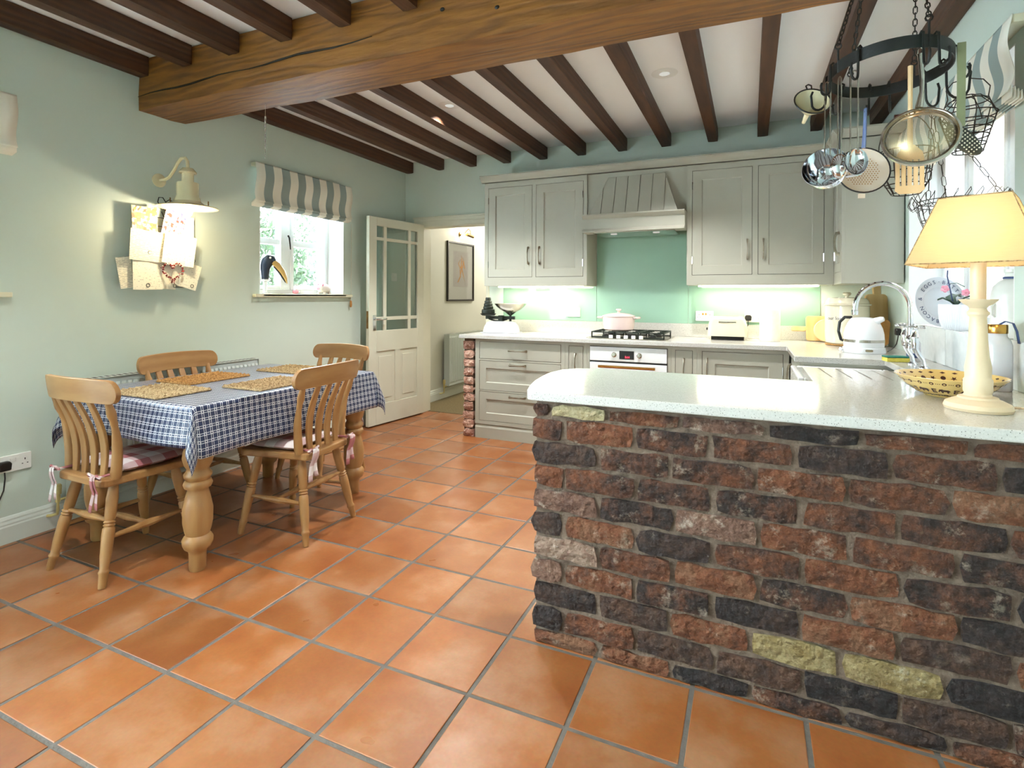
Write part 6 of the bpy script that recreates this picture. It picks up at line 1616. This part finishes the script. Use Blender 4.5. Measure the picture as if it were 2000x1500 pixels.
# sieve
u = hang('wire_sieve', 'round fine mesh sieve with a brass-toned rim and tubular handle', 'sieve', (.503, 2.13, 1.80))
Ms = Matrix.Rotation(radians(70), 4, 'X') @ Matrix.Rotation(radians(-10), 4, 'Y')
rg = MB(); rg.lathe([(.092, -.012), (.104, -.004), (.106, .010), (.100, .012), (.091, .004)], seg=44, M=Ms, cap=False); rg.build('rim', 'steel', u, smooth=True, solid=.001)
msh = MB(); msh.lathe([(.09, .0), (.082, -.02), (.06, -.04), (.03, -.052), (0.0005, -.056)], seg=36, M=Ms @ Matrix.Scale(-1, 4, (0, 0, 1)), cap=False); msh.build('mesh', 'sieve_mesh', u, smooth=True)
MB().tube([(.0, .012, .10), (.006, .006, .15), (.006, .004, .20), (.0, .0, .27)], [.016, .009, .010, .011], 10, flat=.7).build('handle', 'steel', u, smooth=True)
MB().tube([(-.008, 0, .268), (-.008, 0, .285), (.0, 0, .293), (.008, 0, .285), (.008, 0, .268)], .0025, 6).build('hanging_loop', 'steel', u, smooth=True)
# wooden slotted turner
u = hang('wooden_turner', 'pale wooden slotted turner hanging below the sieve', 'spatula', (.508, 2.27, 1.70))
hd_ = MB()
for i in range(5): hd_.prism([(-.042 + i*.0175, -.03), (-.042 + i*.0175 + .012, -.03), (-.042 + i*.0175 + .012, .06), (-.042 + i*.0175, .06)], -.004, .004, 'y')
hd_.prism([(-.042, .06), (.040, .06), (.035, .085), (.012, .11), (-.012, .11), (-.036, .085)], -.004, .004, 'y')
hd_.prism([(-.042, -.0301), (-.044, -.045), (-.03, -.058), (.028, -.058), (.042, -.045), (.040, -.0301)], -.004, .004, 'y')
hd_.build('head', 'turner_wood', u)
MB().tube([(0, 0, .1), (0, 0, .25), (0, 0, .385)], [.009, .007, .008], 8).build('handle', 'turner_wood', u, smooth=True)
# green perforated spoon with a flat strip handle
u = hang('green_strainer_spoon', 'long flat green handled perforated strainer at the right of the rack', 'strainer spoon', (.64, 2.24, 1.80))
MB().prism([(-.012, .05), (.012, .05), (.014, .33), (-.010, .33)], -.0015, .0015, 'y').build('handle', 'green_enamel', u, bevel=.001)
MB().ell((.008, 0, .005), .030, .012, .068, M=Matrix.Rotation(radians(-40), 4, 'Y')).build('perforated_bowl', 'dark_green', u, smooth=True)
hl = MB()
for i in range(-2, 3):
    for j in range(-5, 6):
        v_ = Matrix.Rotation(radians(-40), 4, 'Y') @ Vector((i*.009, -.0118 + 7*(i*.009)**2 + 1.2*(j*.0098)**2, j*.0098)); hl.ell((.008 + v_.x, v_.y, .005 + v_.z), .0025, .0012, .0025, 6, 4)
hl.build('perforations', 'paper', u)['kind'] = 'stuff'

def wire_basket(parent, prof, nv_, nring_extra=0, r=.0018, m='dark_wire', rings=None, name='wire_cage'):
    mb = MB()
    for i in range(nv_):
        a = 2*pi*i/nv_; mb.tube([(R*cos(a), R*sin(a), z) for R, z in prof], r, 5)
    for R, z in (rings or prof):
        mb.tube([(R*cos(a), R*sin(a), z) for a in [2*pi*k/28 for k in range(28)]], r*1.25, 5, closed=True)
    return mb.build(name, m, parent, smooth=True)
# wire pail with a wooden grip behind the sieve
u = hang('wire_pail', 'wire basket with an arched bail and dark red wooden grip behind the sieve', 'wire basket', (.575, 2.63, 1.70))
wire_basket(u, [(.05, 0), (.078, .05), (.09, .12), (.093, .17)], 14, rings=[(.05, 0), (.07, .035), (.084, .085), (.093, .17)])
MB().tube([(-.093*cos(t), 0, .17 + .15*sin(t)) for t in [pi*i/16 for i in range(17)]], .002, 6).build('bail', 'dark_wire', u, smooth=True)
mat('grip_red', (86, 40, 36), .5, rgb2=(70, 32, 28), scale=20)
MB().tube([(-.04, 0, .314), (.04, 0, .314)], .009, 10).build('grip', 'grip_red', u, smooth=True)
# conical egg basket on the right hook
u = hang('egg_basket', 'dark wire egg basket with a folded lid hanging on the right hook of the rack', 'wire basket', (.735, 2.50, 1.82))
wire_basket(u, [(.045, 0), (.06, .05), (.075, .10), (.085, .135)], 12, rings=[(.045, 0), (.053, .027), (.061, .055), (.068, .08), (.0765, .107), (.085, .135)])
wire_basket(u, [(.085, .136), (.07, .17), (.04, .20), (.02, .205)], 8, rings=[(.06, .185), (.02, .205)], name='wire_lid')
for s in (-1, 1): MB().tube([(s*.075, 0, .155), (s*.06, 0, .20), (s*.065, 0, .235), (s*.045, 0, .262), (s*.01, 0, .27), (0, 0, .29)], .002, 6).build('handle_wire', 'dark_wire', u, smooth=True)
# large hanging wire fruit basket further back
u = thing('hanging_fruit_basket', 'wide looped-rim wire fruit basket hanging on chains before the right window', 'wire basket', (.795, 2.80, 1.50))
wire_basket(u, [(.03, 0), (.07, .02), (.115, .07), (.135, .13), (.14, .17)], 24, rings=[(.03, 0), (.09, .035), (.128, .105), (.14, .17), (.141, .185)], r=.0014)
lp = MB()
for i in range(26):
    a = 2*pi*i/26; c_, s2_ = cos(a), sin(a)
    pts = [(.14, -.0), (.158, .03), (.165, .018), (.172, -.01), (.16, -.03), (.146, -.02)]
    lp.tube([((R)*c_ - .0*s2_ + (.012 if q in (1, 2) else -.004)*-s2_, R*s2_ + (.012 if q in (1, 2) else -.004)*c_, .185 + dz) for q, (R, dz) in enumerate(pts)], .0013, 5, closed=True)
lp.build('looped_rim', 'dark_wire', u, smooth=True)
top = Vector((.0, -.15, .62))
top = Vector((H['basket2'][0] - .795, H['basket2'][1] - 2.80, H['basket2'][2] - 1.50))
for a in (radians(90), radians(210), radians(330)):
    p0 = Vector((.14*cos(a), .14*sin(a), .185)); d = top - p0; nl = 9; chm = MB(); q_ = d.to_track_quat('Z', 'Y').to_matrix().to_4x4()
    for k in range(nl):
        M_ = Matrix.Translation(p0 + d*((k+.5)/nl)) @ q_ @ Matrix.Rotation((k % 2)*pi/2, 4, 'Z'); hl_ = d.length/nl*.56
        chm.tube([M_ @ Vector((.007*sx, 0, hl_*sz)) for sx, sz in ((1, -.6), (1, .6), (0, 1), (-1, .6), (-1, -.6), (0, -1))], .0014, 5, closed=True)
    chm.build('chain', 'dark_wire', u, smooth=True)

# ================================================================= downlights
for lab, x, y in (('recessed round ceiling downlight above the hob side', -.517, 3.645), ('recessed round ceiling downlight nearer the doorway', -2.121, 3.605), ('added unseen ceiling downlight over the near floor on the dining side', -2.121, 1.0), ('added unseen ceiling downlight over the near floor by the peninsula', -.517, 1.0)):  # the two near ones are unseen, added to brighten the dining side
    o = thing('downlight', lab, 'downlight', (x, y, ZC - .0005), 0, 'recessed ceiling downlights')
    MB().lathe([(.035, -.004), (.085, -.001), (.085, -.0005), (.035, -.0005)], seg=36, cap=False).build('bezel', 'white_gloss', o, smooth=True)
    MB().lathe([(.0, -.006), (.02, -.007), (.034, -.005)], seg=24, cap=False).build('lens', 'downlight_lens', o, smooth=True)
    light('downlight_lamp', 'SPOT', 44 if y > 2 else 26, (1, .99, .97), (0, 0, -.02), o, spot_size=radians(110), spot_blend=.6, shadow_soft_size=.035)

# ================================================================= outside
struct(MB().box(-30, 30, -30, 30, -.35, -.3).build('ground_outside', 'bounce_ground'))
def shrub(label, x, y, z, rx, ry, rz_, n, seed):
    t = thing('garden_shrub', label, 'shrub', (x, y, -.3), 0, 'garden shrubs outside')
    rnd = random.Random(seed); mb = MB(); zc = z + .3
    for i in range(n):
        a = rnd.uniform(0, 2*pi); b = math.acos(rnd.uniform(-1, 1)); r_ = rnd.uniform(.45, 1)**.5
        c_ = Vector((rx*r_*sin(b)*cos(a), ry*r_*sin(b)*sin(a), zc + rz_*r_*cos(b)))
        q_ = Euler((rnd.uniform(0, 6.3), rnd.uniform(0, 6.3), rnd.uniform(0, 6.3))).to_matrix(); s = rnd.uniform(.04, .075)
        P = [c_ + q_ @ Vector(p_)*s for p_ in ((-1, 0, 0), (0, -.45, .1), (1, 0, 0), (0, .45, .1))]
        mb.quad(*P)
    f_ = mb.build('foliage', 'leaf', t, fix=False); f_['kind'] = 'stuff'
    MB().tube([(0, 0, 0), (.03, .02, zc*.6), (0, 0, zc)], [.06, .045, .02], 8).build('trunk', 'bark', t, smooth=True)
shrub('leafy green shrub filling the left half of the garden window view', -6.4, 5.3, 1.35, .9, 1.2, 1.0, 4200, 1)
shrub('tall pale green tree behind the right pane of the garden window', -9.4, 8.6, 2.3, 1.2, 1.2, 1.3, 2600, 2)
shrub('low green shrub below the garden window view', -6.6, 7.6, .6, 1.0, 1.0, .8, 2200, 3)
hs_ = thing('neighbour_wall', 'pale brick wall of the building outside the right window', 'building', (2.7, 4.6, -.3))
MB().box(0, .3, -5.0, 6, 0, 6.0).build('wall_core', 'mortar', hs_)  # set close and tall to block sky light at the right window
me0 = None
BLK = []
for c in range(22):
    for i in range(16):
        y = -1.4 + i*.235 + (c % 2)*.1175; z = 1.0 + c*.075*1.15
        if len(BLK) >= 300: break
        if me0 is None:
            me0 = bpy.data.meshes.new('brick'); b_ = MB().box(-.012, .01, 0, .222, 0, .073); me0.from_pydata(b_.v, [], b_.f); me0.materials.append(MATS['outside_brick'])
        o = bpy.data.objects.new('brick', me0); COL.objects.link(o); o.parent = hs_; o.location = (0, y, z); BLK.append(o)
